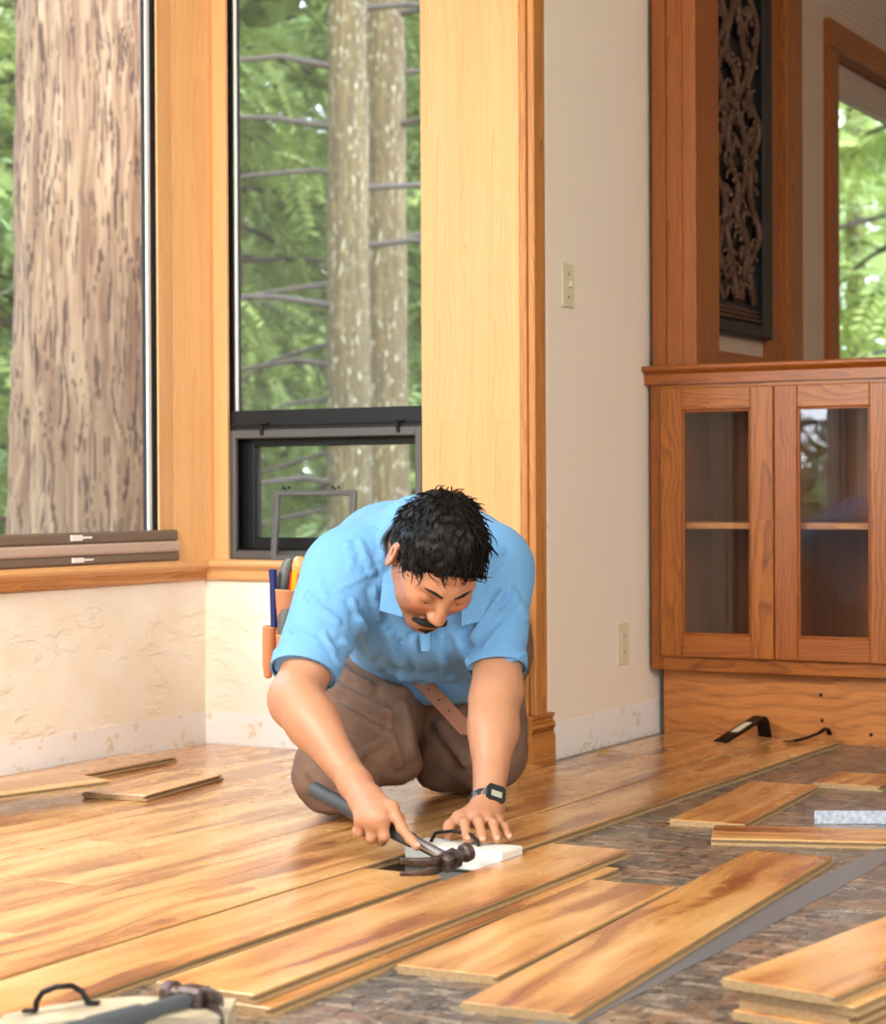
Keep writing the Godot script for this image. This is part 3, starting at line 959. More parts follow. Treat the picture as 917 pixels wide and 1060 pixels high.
func bark_image(sd: int, a: Color, b: Color, c: Color, lichen := 0.0) -> Image:
	var n1 := noise(1.0, sd, 3)
	var n2 := noise(1.0, sd + 4, 2)
	return rgb_image(384, 768, func(x, y):
		var u: float = x / 384.0
		var v: float = y / 768.0
		var ang := u * TAU
		var w: float = n2.get_noise_3d(cos(ang) * 2.0, sin(ang) * 2.0, v * 7.0) * 0.07
		var f: float = n1.get_noise_3d(cos(ang + w) * 14.0, sin(ang + w) * 14.0, v * 6.0)
		var g: float = n1.get_noise_3d(cos(ang + w) * 30.0, sin(ang + w) * 30.0, v * 12.0 + 9.0)
		var big: float = n2.get_noise_3d(cos(ang) * 2.5 + 5.0, sin(ang) * 2.5, v * 3.0)
		var col := a.lerp(b, clampf(0.5 + f * 0.9 + big * 0.5, 0, 1))
		col = col.lerp(c, clampf(smoothstep(0.12, 0.45, -g + 0.35 * f) + 0.15, 0, 1) * 0.8)
		return col.lerp(Color(0.78, 0.75, 0.62), lichen * smoothstep(0.42, 0.56, n2.get_noise_3d(cos(ang) * 9.0, sin(ang) * 9.0 + 7.0, v * 28.0))))

func trunk_mesh(r0: float, r1: float, y0: float, y1: float, sides: int, rows: int, rough: float, sd: int, flare := 0.0) -> SurfaceTool:
	var n := noise(1.0, sd, 3)
	var st := mb()
	var P := []
	for j in rows + 1:
		var v := float(j) / rows
		var y := lerpf(y0, y1, v)
		var rr := lerpf(r0, r1, v) + flare * exp(-(y - y0) * 0.55)
		var row := []
		for i in sides + 1:
			var a := TAU * (i % sides) / sides
			var w := n.get_noise_3d(cos(a) * 1.5, sin(a) * 1.5, y * 0.8) * 0.12
			var d := n.get_noise_3d(cos(a + w) * 8.0, sin(a + w) * 8.0, y * 1.3)
			var q := rr * (1.0 + rough * (absf(d) * 1.6 - 0.4))
			row.append(Vector3(cos(a) * q, y, sin(a) * q))
		P.append(row)
	for j in rows:
		for i in sides:
			var q := [[i, j], [i + 1, j], [i + 1, j + 1], [i, j + 1]]
			for k in [0, 2, 1, 0, 3, 2]:
				st.set_uv(Vector2(float(q[k][0]) / sides, (P[q[k][1]][0].y) / 3.6))
				st.set_smooth_group(0)
				st.add_vertex(P[q[k][1]][q[k][0]])
	st.index()
	st.generate_normals()
	return st

func spray_mesh(leaves: int, length: float, leaf: float) -> ArrayMesh:
	var st := mb()
	var r := RandomNumberGenerator.new()
	r.seed = 3
	for i in leaves:
		var t := (i + 0.5) / leaves
		var o := Vector3(0, -0.35 * t * t * length, t * length)
		for s in [-1.0, 1.0]:
			var l := leaf * (1.15 - 0.6 * t) * r.randf_range(0.7, 1.2)
			var d := Vector3(s * 0.85, r.randf_range(-0.35, 0.1), 0.5).normalized() * l
			var w := Vector3(0.1, 0.25 * s, 1).normalized() * l * 0.19
			var p := [o, o + d * 0.5 + w, o + d, o + d * 0.5 - w]
			var n: Vector3 = (p[2] - p[0]).cross(p[1] - p[0]).normalized()
			if n.y < 0: n = -n
			tri_s(st, [p[0], p[1], p[2]], [n, n, n], [Vector2.ZERO, Vector2.ZERO, Vector2.ZERO])
			tri_s(st, [p[0], p[2], p[3]], [n, n, n], [Vector2.ZERO, Vector2.ZERO, Vector2.ZERO])
	return st.commit()

func foliage(called: String, spots: Array, cols: Array, mesh: Mesh, parent) -> MultiMeshInstance3D:
	var mm := MultiMesh.new()
	mm.transform_format = MultiMesh.TRANSFORM_3D
	mm.use_colors = true
	mm.mesh = mesh
	mm.instance_count = spots.size()
	for i in spots.size():
		mm.set_instance_transform(i, spots[i])
		mm.set_instance_color(i, cols[i])
	var o := MultiMeshInstance3D.new()
	o.name = called
	o.multimesh = mm
	o.material_override = M.leaf
	parent.add_child(o, true)
	o.set_meta("kind", "stuff")
	return o

func conifer(called: String, label: String, at: Vector3, h: float, r0: float, spread: float, nb: int, ns: int, low: float, sd: int, tone: float, bark: Material, grp: String):
	var r := RandomNumberGenerator.new()
	r.seed = sd
	var t := thing(called, label, "tree", at, 0.0, grp)
	obj("trunk", trunk_mesh(r0, r0 * 0.55, -0.3, h, 14, 24, 0.12, sd), bark, t)
	var br := mb()
	var spots := []
	var cols := []
	for b in nb:
		var f := (b + r.randf()) / nb
		var y := lerpf(low, h, f)
		var a := r.randf() * TAU
		var l := spread * (1.0 - 0.55 * f) * r.randf_range(0.6, 1.1)
		var d := Vector3(cos(a), 0, sin(a))
		var pts := []
		var rise := r.randf_range(-0.25, 0.3)
		for k in 5:
			var q := k / 4.0
			pts.append(Vector3(0, y, 0) + d * (l * q + r0 * 0.5) + Vector3(r.randf_range(-0.08, 0.08), l * (rise * q - 0.32 * q * q), r.randf_range(-0.08, 0.08)) * (1.0 if k > 0 else 0.0))
		tube(br, pts, [0.035, 0.026, 0.02, 0.013, 0.006], 5)
		for s in ns:
			var q := pow(r.randf(), 0.7) * 3.999
			var k := int(q)
			var p: Vector3 = pts[k].lerp(pts[mini(k + 1, 4)], q - k)
			var sc := r.randf_range(0.7, 1.5)
			var bs := Basis(Vector3.UP, -a + PI / 2 + r.randf_range(-1.3, 1.3)) * Basis(Vector3.RIGHT, r.randf_range(-0.2, 0.9)) * Basis(Vector3.BACK, r.randf_range(-0.5, 0.5))
			spots.append(Transform3D(bs.scaled(Vector3.ONE * sc), p + Vector3(r.randf_range(-0.15, 0.15), r.randf_range(-0.12, 0.1), r.randf_range(-0.15, 0.15))))
			var g := clampf(r.randfn(tone, 0.22), 0, 1)
			cols.append(Color(0.13, 0.18, 0.05).lerp(Color(0.54, 0.61, 0.17), g))
	obj("branches", br, M.twig, t)
	foliage("foliage", spots, cols, M.spray, t)

func build_outside():
	M.leaf = mat(Color.WHITE, 0.6)
	M.leaf.vertex_color_use_as_albedo = true
	M.leaf.cull_mode = BaseMaterial3D.CULL_DISABLED
	M.leaf.backlight_enabled = true
	M.leaf.backlight = Color(0.7, 0.7, 0.7)
	M.twig = mat(Color(0.30, 0.25, 0.20), 0.9)
	M.spray = spray_mesh(13, 0.6, 0.16)
	M.redwood = mat(Color.WHITE, 0.95)
	M.redwood.albedo_texture = to_tex(bark_image(5, Color(0.54, 0.385, 0.27), Color(0.78, 0.635, 0.475), Color(0.27, 0.175, 0.125)))
	M.mossy = mat(Color.WHITE, 0.95)
	M.mossy.albedo_texture = to_tex(bark_image(25, Color(0.33, 0.26, 0.145), Color(0.52, 0.435, 0.25), Color(0.16, 0.125, 0.06), 0.85))
	M.soil = mat(Color.WHITE, 1.0)
	M.soil.albedo_texture = noise_tex(0.02, 81, Color(0.22, 0.20, 0.10), Color(0.48, 0.44, 0.28), 512, 5)
	M.soil.uv1_triplanar = true
	M.soil.uv1_world_triplanar = true
	M.soil.uv1_scale = Vector3(0.15, 0.15, 0.15)
	# ground rising gently away from the house
	var st := mb()
	var n := noise(0.05, 2, 3)
	var G := 44
	var hgt := func(x: float, z: float) -> float:
		var d := maxf(0.0, Vector2(x, z).length() - 9.0)
		return -0.9 + d * 0.03 + n.get_noise_2d(x, z) * minf(d * 0.12, 1.0)
	for j in G:
		for i in G:
			var p := []
			for q in [[i, j], [i + 1, j], [i + 1, j + 1], [i, j + 1]]:
				var x: float = lerpf(-80, 80, float(q[0]) / G)
				var z: float = lerpf(-80, 80, float(q[1]) / G)
				p.append(Vector3(x, hgt.call(x, z), z))
			for k in [0, 1, 2, 0, 2, 3]:
				st.set_uv(Vector2.ZERO)
				st.add_vertex(p[k])
	st.index()
	st.generate_normals()
	struct("ground", st, M.soil, "forest floor around the house")
	# the redwood close to the wide window
	var rp := site(-1.265, 8.0)
	rp.y = hgt.call(rp.x, rp.z)
	var rw := thing("redwood_tree", "thick redwood trunk with furrowed reddish bark outside wide window", "tree", rp)
	obj("trunk", trunk_mesh(0.385, 0.33, -0.3, 9.0, 150, 130, 0.075, 40, 0.10), M.redwood, rw)
	var cs := []
	var cc := []
	var r := RandomNumberGenerator.new()
	r.seed = 44
	var br := mb()
	for b in 14:
		var a := r.randf() * TAU
		var y := r.randf_range(5.5, 9.0)
		var e := Vector3(cos(a) * 2.4, y - 0.4, sin(a) * 2.4)
		tube(br, [Vector3(cos(a) * 0.25, y, sin(a) * 0.25), Vector3(cos(a) * 1.2, y + 0.1, sin(a) * 1.2), e], [0.05, 0.03, 0.01], 6)
		for s in 26:
			var q := r.randf()
			cs.append(Transform3D(Basis(Vector3.UP, r.randf() * TAU) * Basis(Vector3.RIGHT, r.randf() * 0.7), Vector3(cos(a) * 2.4 * q, y - 0.4 * q * q, sin(a) * 2.4 * q)))
			cc.append(Color(0.14, 0.22, 0.06).lerp(Color(0.34, 0.45, 0.11), r.randf()))
	obj("branches", br, M.twig, rw)
	foliage("foliage", cs, cc, M.spray, rw)
	# twin mossy trunks seen through the narrow window
	var twins := [[-0.66, 14.5, 0.17], [-0.43, 15.6, 0.19]]
	for i in 2:
		var q: Array = twins[i]
		var p := site(q[0], q[1])
		p.y = hgt.call(p.x, p.z)
		conifer("fir_tree", ["darker of the twin mossy trunks outside the narrow window", "paler of the twin mossy trunks outside the narrow window"][i], p, 13.0, q[2], 2.4, 26, 18, 6.8, 60 + i, 0.42, M.mossy, "firs outside the narrow window")
		var tw: Node3D = get_child(get_child_count() - 1)
		for b in 13:
			var y := 1.2 + b * 0.42
			var d := (site(-1, 0) if r.randf() < 0.75 else site(1, 0)).rotated(Vector3.UP, r.randf_range(-0.6, 0.6))
			var ln := r.randf_range(0.9, 1.7)
			var bb := mb()
			tube(bb, [Vector3(0, y, 0), Vector3(0, y + 0.06, 0) + d * ln * 0.35, Vector3(0, y + r.randf_range(-0.12, 0.05), 0) + d * ln * 0.7, Vector3(0, y + r.randf_range(-0.35, -0.05), 0) + d * ln], [0.028, 0.02, 0.014, 0.005], 6)
			obj("bare_branch", bb, M.twig, tw)
	# middle distance
	var k := 0
	var mids := [[-3.4, 17.5], [-2.1, 20.5], [0.9, 19.0], [-5.2, 14.0], [-6.6, 21.0], [2.4, 23.0], [-9.0, 17.0], [-1.0, 24.5], [-4.0, 25.5]]
	for m in mids:
		var p := site(m[0], m[1])
		p.y = hgt.call(p.x, p.z)
		conifer("fir_tree", "green drooping fir in the middle distance of the woods", p, 12.0, 0.13, 2.6, 60, 24, 0.6, 100 + k, 0.55, M.mossy, "firs in the middle distance")
		k += 1
	# woods beside and behind the house
	for q in [[-9.0, -1.5], [-11.0, 2.5], [-9.5, 6.0], [-13.0, -4.0], [-14.0, 8.0], [-12.5, 0.5], [-8.2, 2.2], [-4.0, 13.0], [0.5, 14.5], [4.5, 13.0], [-8.0, 11.0], [9.0, 11.0], [2.0, 18.0]]:
		var p := Vector3(q[0], hgt.call(q[0], q[1]), q[1])
		conifer("side_fir_tree", "broad fir standing beside the house out of the window view", p, 10.0, 0.14, 2.6, 60, 22, 0.3, 400 + k, 0.5, M.mossy, "firs beside the house")
		k += 1
	for i in 17:
		var la := -26.0 + i * 1.8
		var p := site(la + r.randf_range(-0.6, 0.6), 30.0 + r.randf_range(-2.0, 4.0))
		p.y = hgt.call(p.x, p.z)
		conifer("dense_fir_tree", "dense light green fir far back in the woods", p, 13.0, 0.16, 3.0, 90, 34, 0.2, 200 + i, 0.66, M.mossy, "firs far back")
	for i in 12:
		var p := site(-24.0 + i * 2.4 + r.randf_range(-0.7, 0.7), 42.0 + r.randf_range(-2.0, 3.0))
		p.y = hgt.call(p.x, p.z)
		conifer("tall_fir_tree", "tall bright fir at the back edge of the woods", p, 17.0, 0.2, 3.6, 90, 30, 0.2, 500 + i, 0.75, M.mossy, "firs at the back edge")
	# trees on the far room's side
	for m in [[4.9, 22.0], [8.3, 27.0], [6.2, 31.0], [9.6, 22.0], [7.3, 36.0], [12.5, 30.0], [8.6, 42.0], [10.0, 46.0]]:
		var p := site(m[0], m[1])
		p.y = hgt.call(p.x, p.z)
		conifer("sparse_fir_tree", "sparse fir outside the far room window", p, 12.0, 0.12, 2.5, 50, 16, 0.4, 300 + k, 0.75, M.mossy, "firs outside the far room")
		k += 1

# ---------------------------------------------------------------- work light
func build_softbox():
	softbox(Vector3(-2.55, 1.75, -1.35), Vector3(-2.15, 0.45, -4.3), 0.55, 8.6, "square softbox lamp on a black tripod stand beside the windows")
	softbox(Vector3(1.7, 1.95, -0.9), Vector3(-2.3, 0.75, -5.0), 0.75, 14.5, "larger square softbox lamp on a tripod stand opposite the windows")

func softbox(at: Vector3, aim: Vector3, f: float, energy: float, label: String):
	var s := thing("softbox_lamp", label, "lamp", Vector3(at.x, SUB, at.z))
	var hy := at.y - SUB
	var st := mb()
	tube(st, [Vector3(0, 0.05, 0.22), Vector3(0, hy - 0.1, 0.22)], [0.016, 0.012], 10)
	obj("pole", st, M.steel_dark, s)
	for k in 3:
		var a := TAU * k / 3 + 0.4
		st = mb()
		tube(st, [Vector3(0, 0.45, 0.22), Vector3(cos(a) * 0.42, 0.012, 0.22 + sin(a) * 0.42)], [0.011, 0.011], 8)
		obj("leg", st, M.steel_dark, s)
	var head := Node3D.new()
	head.name = "head"
	s.add_child(head, true)
	head.position = Vector3(0, hy, 0)
	head.look_at_from_position(at, aim)
	head.position = Vector3(0, hy, 0)
	st = mb()
	var b := 0.12
	for sg in [[Vector3(-f, -f, 0), Vector3(f, -f, 0), Vector3(b, -b, 0.4), Vector3(-b, -b, 0.4)], [Vector3(-f, f, 0), Vector3(f, f, 0), Vector3(b, b, 0.4), Vector3(-b, b, 0.4)], [Vector3(-f, -f, 0), Vector3(-f, f, 0), Vector3(-b, b, 0.4), Vector3(-b, -b, 0.4)], [Vector3(f, -f, 0), Vector3(f, f, 0), Vector3(b, b, 0.4), Vector3(b, -b, 0.4)], [Vector3(-b, -b, 0.4), Vector3(b, -b, 0.4), Vector3(b, b, 0.4), Vector3(-b, b, 0.4)]]:
		poly(st, sg, Vector3(0, 0, 0.15))
	obj("hood", st, M.steel_dark, head)
	var em := mat(Color(0.95, 0.95, 0.93), 0.9)
	em.emission_enabled = true
	em.emission = Color(1, 0.97, 0.93)
	em.emission_energy_multiplier = 1.0
	box("lamp_diffuser", Vector3(-f, -f, -0.006), Vector3(f, f, 0.0), em, head, 1, 0.0)
	var al := AreaLight3D.new()
	al.name = numbered("softbox_light")
	al.area_size = Vector2(f * 2, f * 2)
	al.area_normalize_energy = true
	al.light_energy = energy
	al.light_color = Color(1.0, 0.975, 0.94)
	al.shadow_enabled = true
	al.area_range = 30.0
	add_child(al)
	al.look_at_from_position(at + (aim - at).normalized() * 0.02, aim)
# ---------------------------------------------------------------- loose boards
func loose(label: String, length: float, at: Vector3, turn_deg: float, band: int, grp := "", start := 0.0) -> MeshInstance3D:
	var o := plank("laminate_plank", length, at, deg_to_rad(turn_deg), band, self, PW, start)
	tag(o, label, "plank", grp)
	return o

func build_loose_planks():
	var g := "loose laminate planks"
	# pair beside the open edge
	loose("lower full-length laminate plank of the pair beside the laid edge", 1.14, Vector3(-1.612, 0.0, -2.815), 0.6, 1, g)
	loose("upper full-length laminate plank of the pair beside the laid edge", 1.245, Vector3(-1.642, PT + 0.0004, -2.872), 0.6, 3, g)
	loose("shorter laminate plank lying between the paired planks and seam tape", 0.722, Vector3(-1.441, 0.0, -2.905), 2.6, 5, g, 0.1)
	loose("long laminate plank with dark knot lying along the seam tape", 1.27, Vector3(-1.276, 0.0, -3.035), 3.4, 2, g)
	# stack of five at the corner
	var names := ["bottom laminate plank of the stack of five", "second laminate plank up in the stack of five", "middle laminate plank of the stack of five", "fourth laminate plank up in the stack of five", "top laminate plank of the stack of five"]
	for i in 5:
		var d := Vector3(sin(deg_to_rad(8.5)), 0, -cos(deg_to_rad(8.5)))
		var s := Vector3(cos(deg_to_rad(8.5)), 0, sin(deg_to_rad(8.5)))
		var near: Vector3 = Vector3(-0.9, 0, -2.464) + d * [0.03, 0.0, 0.015, 0.012, 0.0][i] + s * [0.026, 0.02, 0.014, 0.018, 0.0][i]
		loose(names[i], 1.2, near + d * 0.6 + Vector3(0, (PT + 0.0003) * i, 0), -8.5 + [0.4, -0.5, 0.3, 0.2, 0][i], [0, 4, 1, 3, 4][i], "planks in the stack of five")
	# cut pieces farther back
	loose("short laminate offcut with a small chip before the tiny offcut", 0.605, Vector3(-1.617, 0.0, -4.248), 4.6, 4, "short laminate offcuts", 0.2)
	loose("tiny laminate offcut lying behind the chipped offcut", 0.2, Vector3(-1.512, 0.0, -4.70), 1.0, 0, "short laminate offcuts", 0.4)
	var o := loose("laminate plank lying crosswise with its locking edge showing", 1.1, Vector3(-1.018, 0.0, -4.02), -70.4, 5, g)
	# boards by the wide window
	loose("laminate plank lying against the scraped strip below wide window", 0.95, Vector3(-3.215, PT + 0.001, -3.73), 0.4, 3, "planks below the wide window")
	loose("short laminate offcut lying on the laid floor near window corner", 0.36, Vector3(-2.895, PT + 0.001, -3.795), 7.5, 2, "planks below the wide window", 0.3)
	o = loose("laminate plank lying slantwise on top of the offcut by window", 0.9, Vector3(-3.085, 0.042, -3.185), -20.8, 1, "planks below the wide window")
	o.rotation.x = deg_to_rad(1.1)

# ---------------------------------------------------------------- tools on the floor
func build_tools():
	# white tapping block with a wire handle
	var b := thing("tapping_block", "white nylon tapping block under the worker's flat hand", "tapping block", Vector3(-1.831, SUB, -3.318))
	box("body", Vector3(-0.096, 0.0015, -0.05), Vector3(0.108, 0.041, 0.036), M.nylon, b, 0, 0.003)
	var st := mb()
	tube(st, [Vector3(-0.062, 0.041, -0.005), Vector3(-0.055, 0.058, -0.01), Vector3(-0.02, 0.064, -0.012), Vector3(0.02, 0.06, -0.012), Vector3(0.035, 0.05, -0.008), Vector3(0.04, 0.041, -0.004)], [0.0035], 7)
	tag(obj("handle", st, M.steel_dark, b), "black wire handle")
	# wide flat bar by the kick board
	var pr := thing("pry_bar", "broad black flat pry bar with silver label resting by kick board", "pry bar", Vector3(-2.03, 0.0, -5.30), 0.0)
	st = mb()
	var a := Vector3(-0.03, 0.004, 0.085)
	var z := Vector3(0.03, 0.062, -0.075)
	var side := Vector3(0.94, 0, 0.34)
	var ex := (z - a).normalized()
	side = (side - ex * side.dot(ex)).normalized()
	var prof := PackedVector2Array([Vector2(-0.022, -0.0015), Vector2(0.0, -0.0035), Vector2(0.15, -0.0035), Vector2(0.16, -0.006), Vector2(0.166, -0.015), Vector2(0.164, -0.06), Vector2(0.170, -0.061), Vector2(0.174, -0.012), Vector2(0.166, 0.003), Vector2(0.152, 0.0035), Vector2(0.0, 0.0035), Vector2(-0.022, 0.0005)])
	prism(st, prof, a - side * 0.021, ex, ex.cross(side).normalized() * (1.0 if ex.cross(side).y > 0 else -1.0), side, 0.042)
	obj("bar", st, M.steel_dark, pr)
	st = mb()
	var up := ex.cross(side).normalized() * (1.0 if ex.cross(side).y > 0 else -1.0)
	prism(st, PackedVector2Array([Vector2(0.05, -0.011), Vector2(0.115, -0.012), Vector2(0.118, 0.009), Vector2(0.055, 0.012)]), a + up * 0.0034, ex, side, up, 0.0012)
	tag(obj("label_sticker", st, M.plate, pr), "silver sticker")
	st = mb()
	prism(st, PackedVector2Array([Vector2(-0.028, -0.021), Vector2(-0.006, -0.021), Vector2(-0.006, 0.021), Vector2(-0.028, 0.021), Vector2(-0.024, 0.0)]), a - up * 0.001, ex, side, up, 0.0028)
	tag(obj("ground_tip", st, M.steel, pr), "bare steel tip")
	# slim puller
	var p2 := thing("nail_puller", "slim dark nail puller lying at the end of laid edge", "nail puller", Vector3(-1.86, 0.0, -5.335), 0.35)
	st = mb()
	tube(st, [Vector3(-0.036, 0.006, 0.045), Vector3(-0.01, 0.010, 0.02), Vector3(0.03, 0.020, -0.02), Vector3(0.045, 0.030, -0.032), Vector3(0.055, 0.028, -0.044), Vector3(0.06, 0.014, -0.05)], [0.008, 0.006, 0.006, 0.008, 0.009, 0.008], 8, Vector3.UP, 0.6)
	obj("shank", st, M.steel_dark, p2)
	st = mb()
	for s in [-1.0, 1.0]:
		tube(st, [Vector3(-0.034, 0.006, 0.043), Vector3(-0.05 + s * 0.004, 0.005, 0.052 + s * 0.005), Vector3(-0.064 + s * 0.003, 0.0055, 0.058 + s * 0.005)], [0.006, 0.005, 0.0025], 6, Vector3.UP, 0.5)
	obj("claw", st, M.steel_worn, p2)
	# galvanised angle
	var gm := thing("metal_angle", "galvanised metal angle strip lying behind the crosswise plank", "metal strip", Vector3(-1.413, SUB, -4.093), 0.479)
	var e := mb()
	bx(e, Vector3(0, 0, -0.003), Vector3(0.36, 0.028, 0.0), 0, 0.0008)
	obj("upstand", e, M.galvanised, gm)
	st = mb()
	prism(st, PackedVector2Array([Vector2(0.0, 0.0), Vector2(0.36, 0.0), Vector2(0.36, 0.13), Vector2(0.05, 0.13), Vector2(0.02, 0.10)]), Vector3(0, 0.0, -0.003), Vector3.RIGHT, Vector3.FORWARD, Vector3.UP, 0.003)
	obj("flange", st, M.galvanised, gm)
	st = mb()
	prism(st, PackedVector2Array([Vector2(0.07, 0.05), Vector2(0.1, 0.045), Vector2(0.105, 0.06), Vector2(0.08, 0.068)]), Vector3(0, 0.0028, -0.003), Vector3.RIGHT, Vector3.FORWARD, Vector3.UP, 0.0006)
	obj("slot", st, M.slot, gm)
	# cream painted metal case with wire handle
	var c := thing("cream_metal_case", "worn cream metal tool case with black wire handle", "tool case", Vector3(-1.645, SUB, -2.072), deg_to_rad(29.0))
	st = mb()
	var outl := PackedVector2Array()
	var L := 0.30
	for i in 13:
		var t := i / 12.0
		outl.append(Vector2(lerpf(-L / 2, L / 2, t), 0.018 + 0.026 * sin(clampf(t * 1.18, 0, 1) * PI * 0.62 + 0.12)))
	outl.append(Vector2(L / 2, 0.0))
	outl.append(Vector2(-L / 2, 0.0))
	prism(st, outl, Vector3(0, 0, -0.035), Vector3.RIGHT, Vector3.UP, Vector3.BACK, 0.1)
	obj("lid", st, M.cream_paint, c)
	st = mb()
	tube(st, [Vector3(-0.102, 0.034, 0), Vector3(-0.101, 0.046, 0), Vector3(-0.093, 0.058, 0), Vector3(-0.075, 0.065, 0), Vector3(-0.055, 0.066, 0), Vector3(-0.042, 0.058, 0), Vector3(-0.037, 0.048, 0), Vector3(-0.034, 0.044, 0)], [0.004], 8)
	obj("handle", st, M.steel_dark, c)
	for q in [Vector3(-0.108, 0.0335, 0), Vector3(-0.028, 0.0435, 0)]:
		st = mb()
		bx(st, q - Vector3(0.011, 0.001, 0.006), q + Vector3(0.008, 0.003, 0.006), 0, 0.001)
		obj("handle_tab", st, M.steel_dark, c)
	# a second hammer next to it
	var h2 := thing("claw_hammer", "claw hammer with grey shaft lying beside the cream case", "hammer", Vector3(-1.556, SUB, -2.12), deg_to_rad(-6.0))
	hammer_parts(h2, Transform3D(Basis(Vector3(1, 0, 0.0), Vector3(0, 1, 0), Vector3(0, 0, 1)), Vector3(0.0, 0.05, 0.0)), M.grip_grey)
	h2.scale = Vector3.ONE

# head at the origin with its axis along x (face at -x, claws at +x), shaft along +z
func hammer_parts(parent: Node3D, xf: Transform3D, shaft_mat):
	var n := Node3D.new()
	n.name = "head"
	n.transform = xf
	parent.add_child(n, true)
	var st := mb()
	lathe(st, [Vector2(0, -0.048), Vector2(0.015, -0.048), Vector2(0.0172, -0.046), Vector2(0.0172, -0.034), Vector2(0.014, -0.03), Vector2(0.0125, -0.022), Vector2(0.0145, -0.014), Vector2(0.0, -0.013)], Vector3.ZERO, Vector3.RIGHT, 18)
	obj("poll", st, M.steel_worn, n)
	st = mb()
	bx(st, Vector3(-0.02, -0.0155, -0.0155), Vector3(0.022, 0.0155, 0.0155), 0, 0.005)
	obj("cheek", st, M.steel_worn, n)
	for s in [-1.0, 1.0]:
		st = mb()
		var pts := []
		var rad := []
		for i in 8:
			var t := i / 7.0
			pts.append(Vector3(0.018 + 0.066 * t, s * (0.005 + 0.010 * t), 0.002 + 0.040 * t * t))
			rad.append(0.0125 * (1.0 - 0.5 * t))
		tube(st, pts, rad, 8, Vector3(0, 0, 1), 0.38)
		obj("claw", st, M.steel_worn, n)
	st = mb()
	tube(st, [Vector3(0, 0, 0.0), Vector3(0, 0, 0.03), Vector3(0, 0, 0.10)], [0.010, 0.0105, 0.0105], 12)
	obj("shaft", st, M.steel if shaft_mat == M.grip_rubber else shaft_mat, n)
	st = mb()
	var gp := []
	var gr := []
	for i in 33:
		var t := i / 32.0
		gp.append(Vector3(0, 0, 0.10 + 0.275 * t))
		gr.append((0.0138 + 0.0028 * sin(t * PI) + 0.003 * smoothstep(0.85, 1.0, t)) * (0.86 if i % 4 == 3 and t > 0.3 else 1.0))
	tube(st, gp, gr, 14)
	obj("grip", st, shaft_mat, n)

func build_small():
	# switch and outlet on the return wall
	var s := thing("light_switch", "ivory toggle light switch plate high on the pale wall", "switch", Vector3(XW, 1.221, -4.85))
	box("plate", Vector3(0, -0.0575, -0.0365), Vector3(0.006, 0.0575, 0.0365), M.plate, s, 1, 0.003)
	box("toggle", Vector3(0.005, -0.004, -0.005), Vector3(0.017, 0.013, 0.005), M.plate, s, 1, 0.002)
	for y in [-0.03, 0.03]:
		var st := mb()
		lathe(st, [Vector2(0, 0.0015), Vector2(0.003, 0.001), Vector2(0.0035, 0.0)], Vector3(0.006, y, 0), Vector3.RIGHT, 8)
		obj("screw", st, M.brass, s)
	var o := thing("power_outlet", "ivory power outlet plate low on the pale wall", "outlet", Vector3(XW, 0.259, -5.19))
	box("plate", Vector3(0, -0.0575, -0.0365), Vector3(0.006, 0.0575, 0.0365), M.plate, o, 1, 0.003)
	for y in [-0.022, 0.022]:
		box("socket", Vector3(0.005, y - 0.014, -0.016), Vector3(0.0085, y + 0.014, 0.016), M.plate, o, 1, 0.003)
		for z in [-0.006, 0.006]: box("slot", Vector3(0.0084, y - 0.002, z - 0.001), Vector3(0.0089, y + 0.006, z + 0.001), M.slot, o, 1, 0.0)
	# splinter of torn skirting on the floor
	var sp := thing("wood_splinter", "pale wood splinter lying on floor near the plinth block", "splinter", Vector3(-2.235, 0.0, -4.85), 0.3)
	var st := mb()
	tube(st, [Vector3(-0.035, 0.012, 0.01), Vector3(-0.02, 0.006, 0.0), Vector3(0.01, 0.008, -0.004), Vector3(0.05, 0.005, 0.006)], [0.002, 0.006, 0.005, 0.001], 6, Vector3.UP, 0.5)
	tube(st, [Vector3(-0.02, 0.003, 0.02), Vector3(0.0, 0.003, 0.004)], [0.003, 0.002], 5)
	obj("chip", st, M.splinter, sp)
	for q in [[-2.05, -4.35], [-2.12, -5.0], [-1.93, -4.95], [-2.75, -3.3], [-2.6, -3.05]]:
		st = mb()
		tube(st, [Vector3(-0.008, 0.0015, 0.002), Vector3(0.0, 0.002, 0), Vector3(0.009, 0.0012, -0.003)], [0.0008, 0.002, 0.0006], 5)
		tag(obj("wood_crumb", st, M.splinter), "tiny pale wood crumb on the laid boards", "crumb", "wood crumbs on the boards")
		get_child(get_child_count() - 1).position = Vector3(q[0], 0, q[1])
# ---------------------------------------------------------------- smooth bodies from tapered bones
class Prim:
	var ell := false
	var sub := false
	var a: Vector3
	var ba: Vector3
	var bb := 1.0
	var ra := 0.1
	var rb := 0.1
	var k := 0.02
	var flat := false
	var fn := Vector3.UP
	var fs := 1.0
	var cut := false
	var cn := Vector3.UP
	var cd := 0.0
	var inv: Basis
	var rad := Vector3.ONE
	func d(p: Vector3) -> float:
		var r: float
		if ell:
			var q := inv * (p - a)
			var q1 := q / rad
			var k0 := q1.length()
			var k1 := (q1 / rad).length()
			r = k0 * (k0 - 1.0) / maxf(k1, 1e-6)
		else:
			var q := p - a
			if flat: q += fn * (q.dot(fn) * (1.0 / fs - 1.0))
			var t := clampf(q.dot(ba) / bb, 0.0, 1.0)
			r = (q - ba * t).length() - ra - (rb - ra) * t
			if flat and fs < 1.0: r *= lerpf(1.0, fs, 0.5)
		if cut: r = maxf(r, p.dot(cn) - cd)
		return r

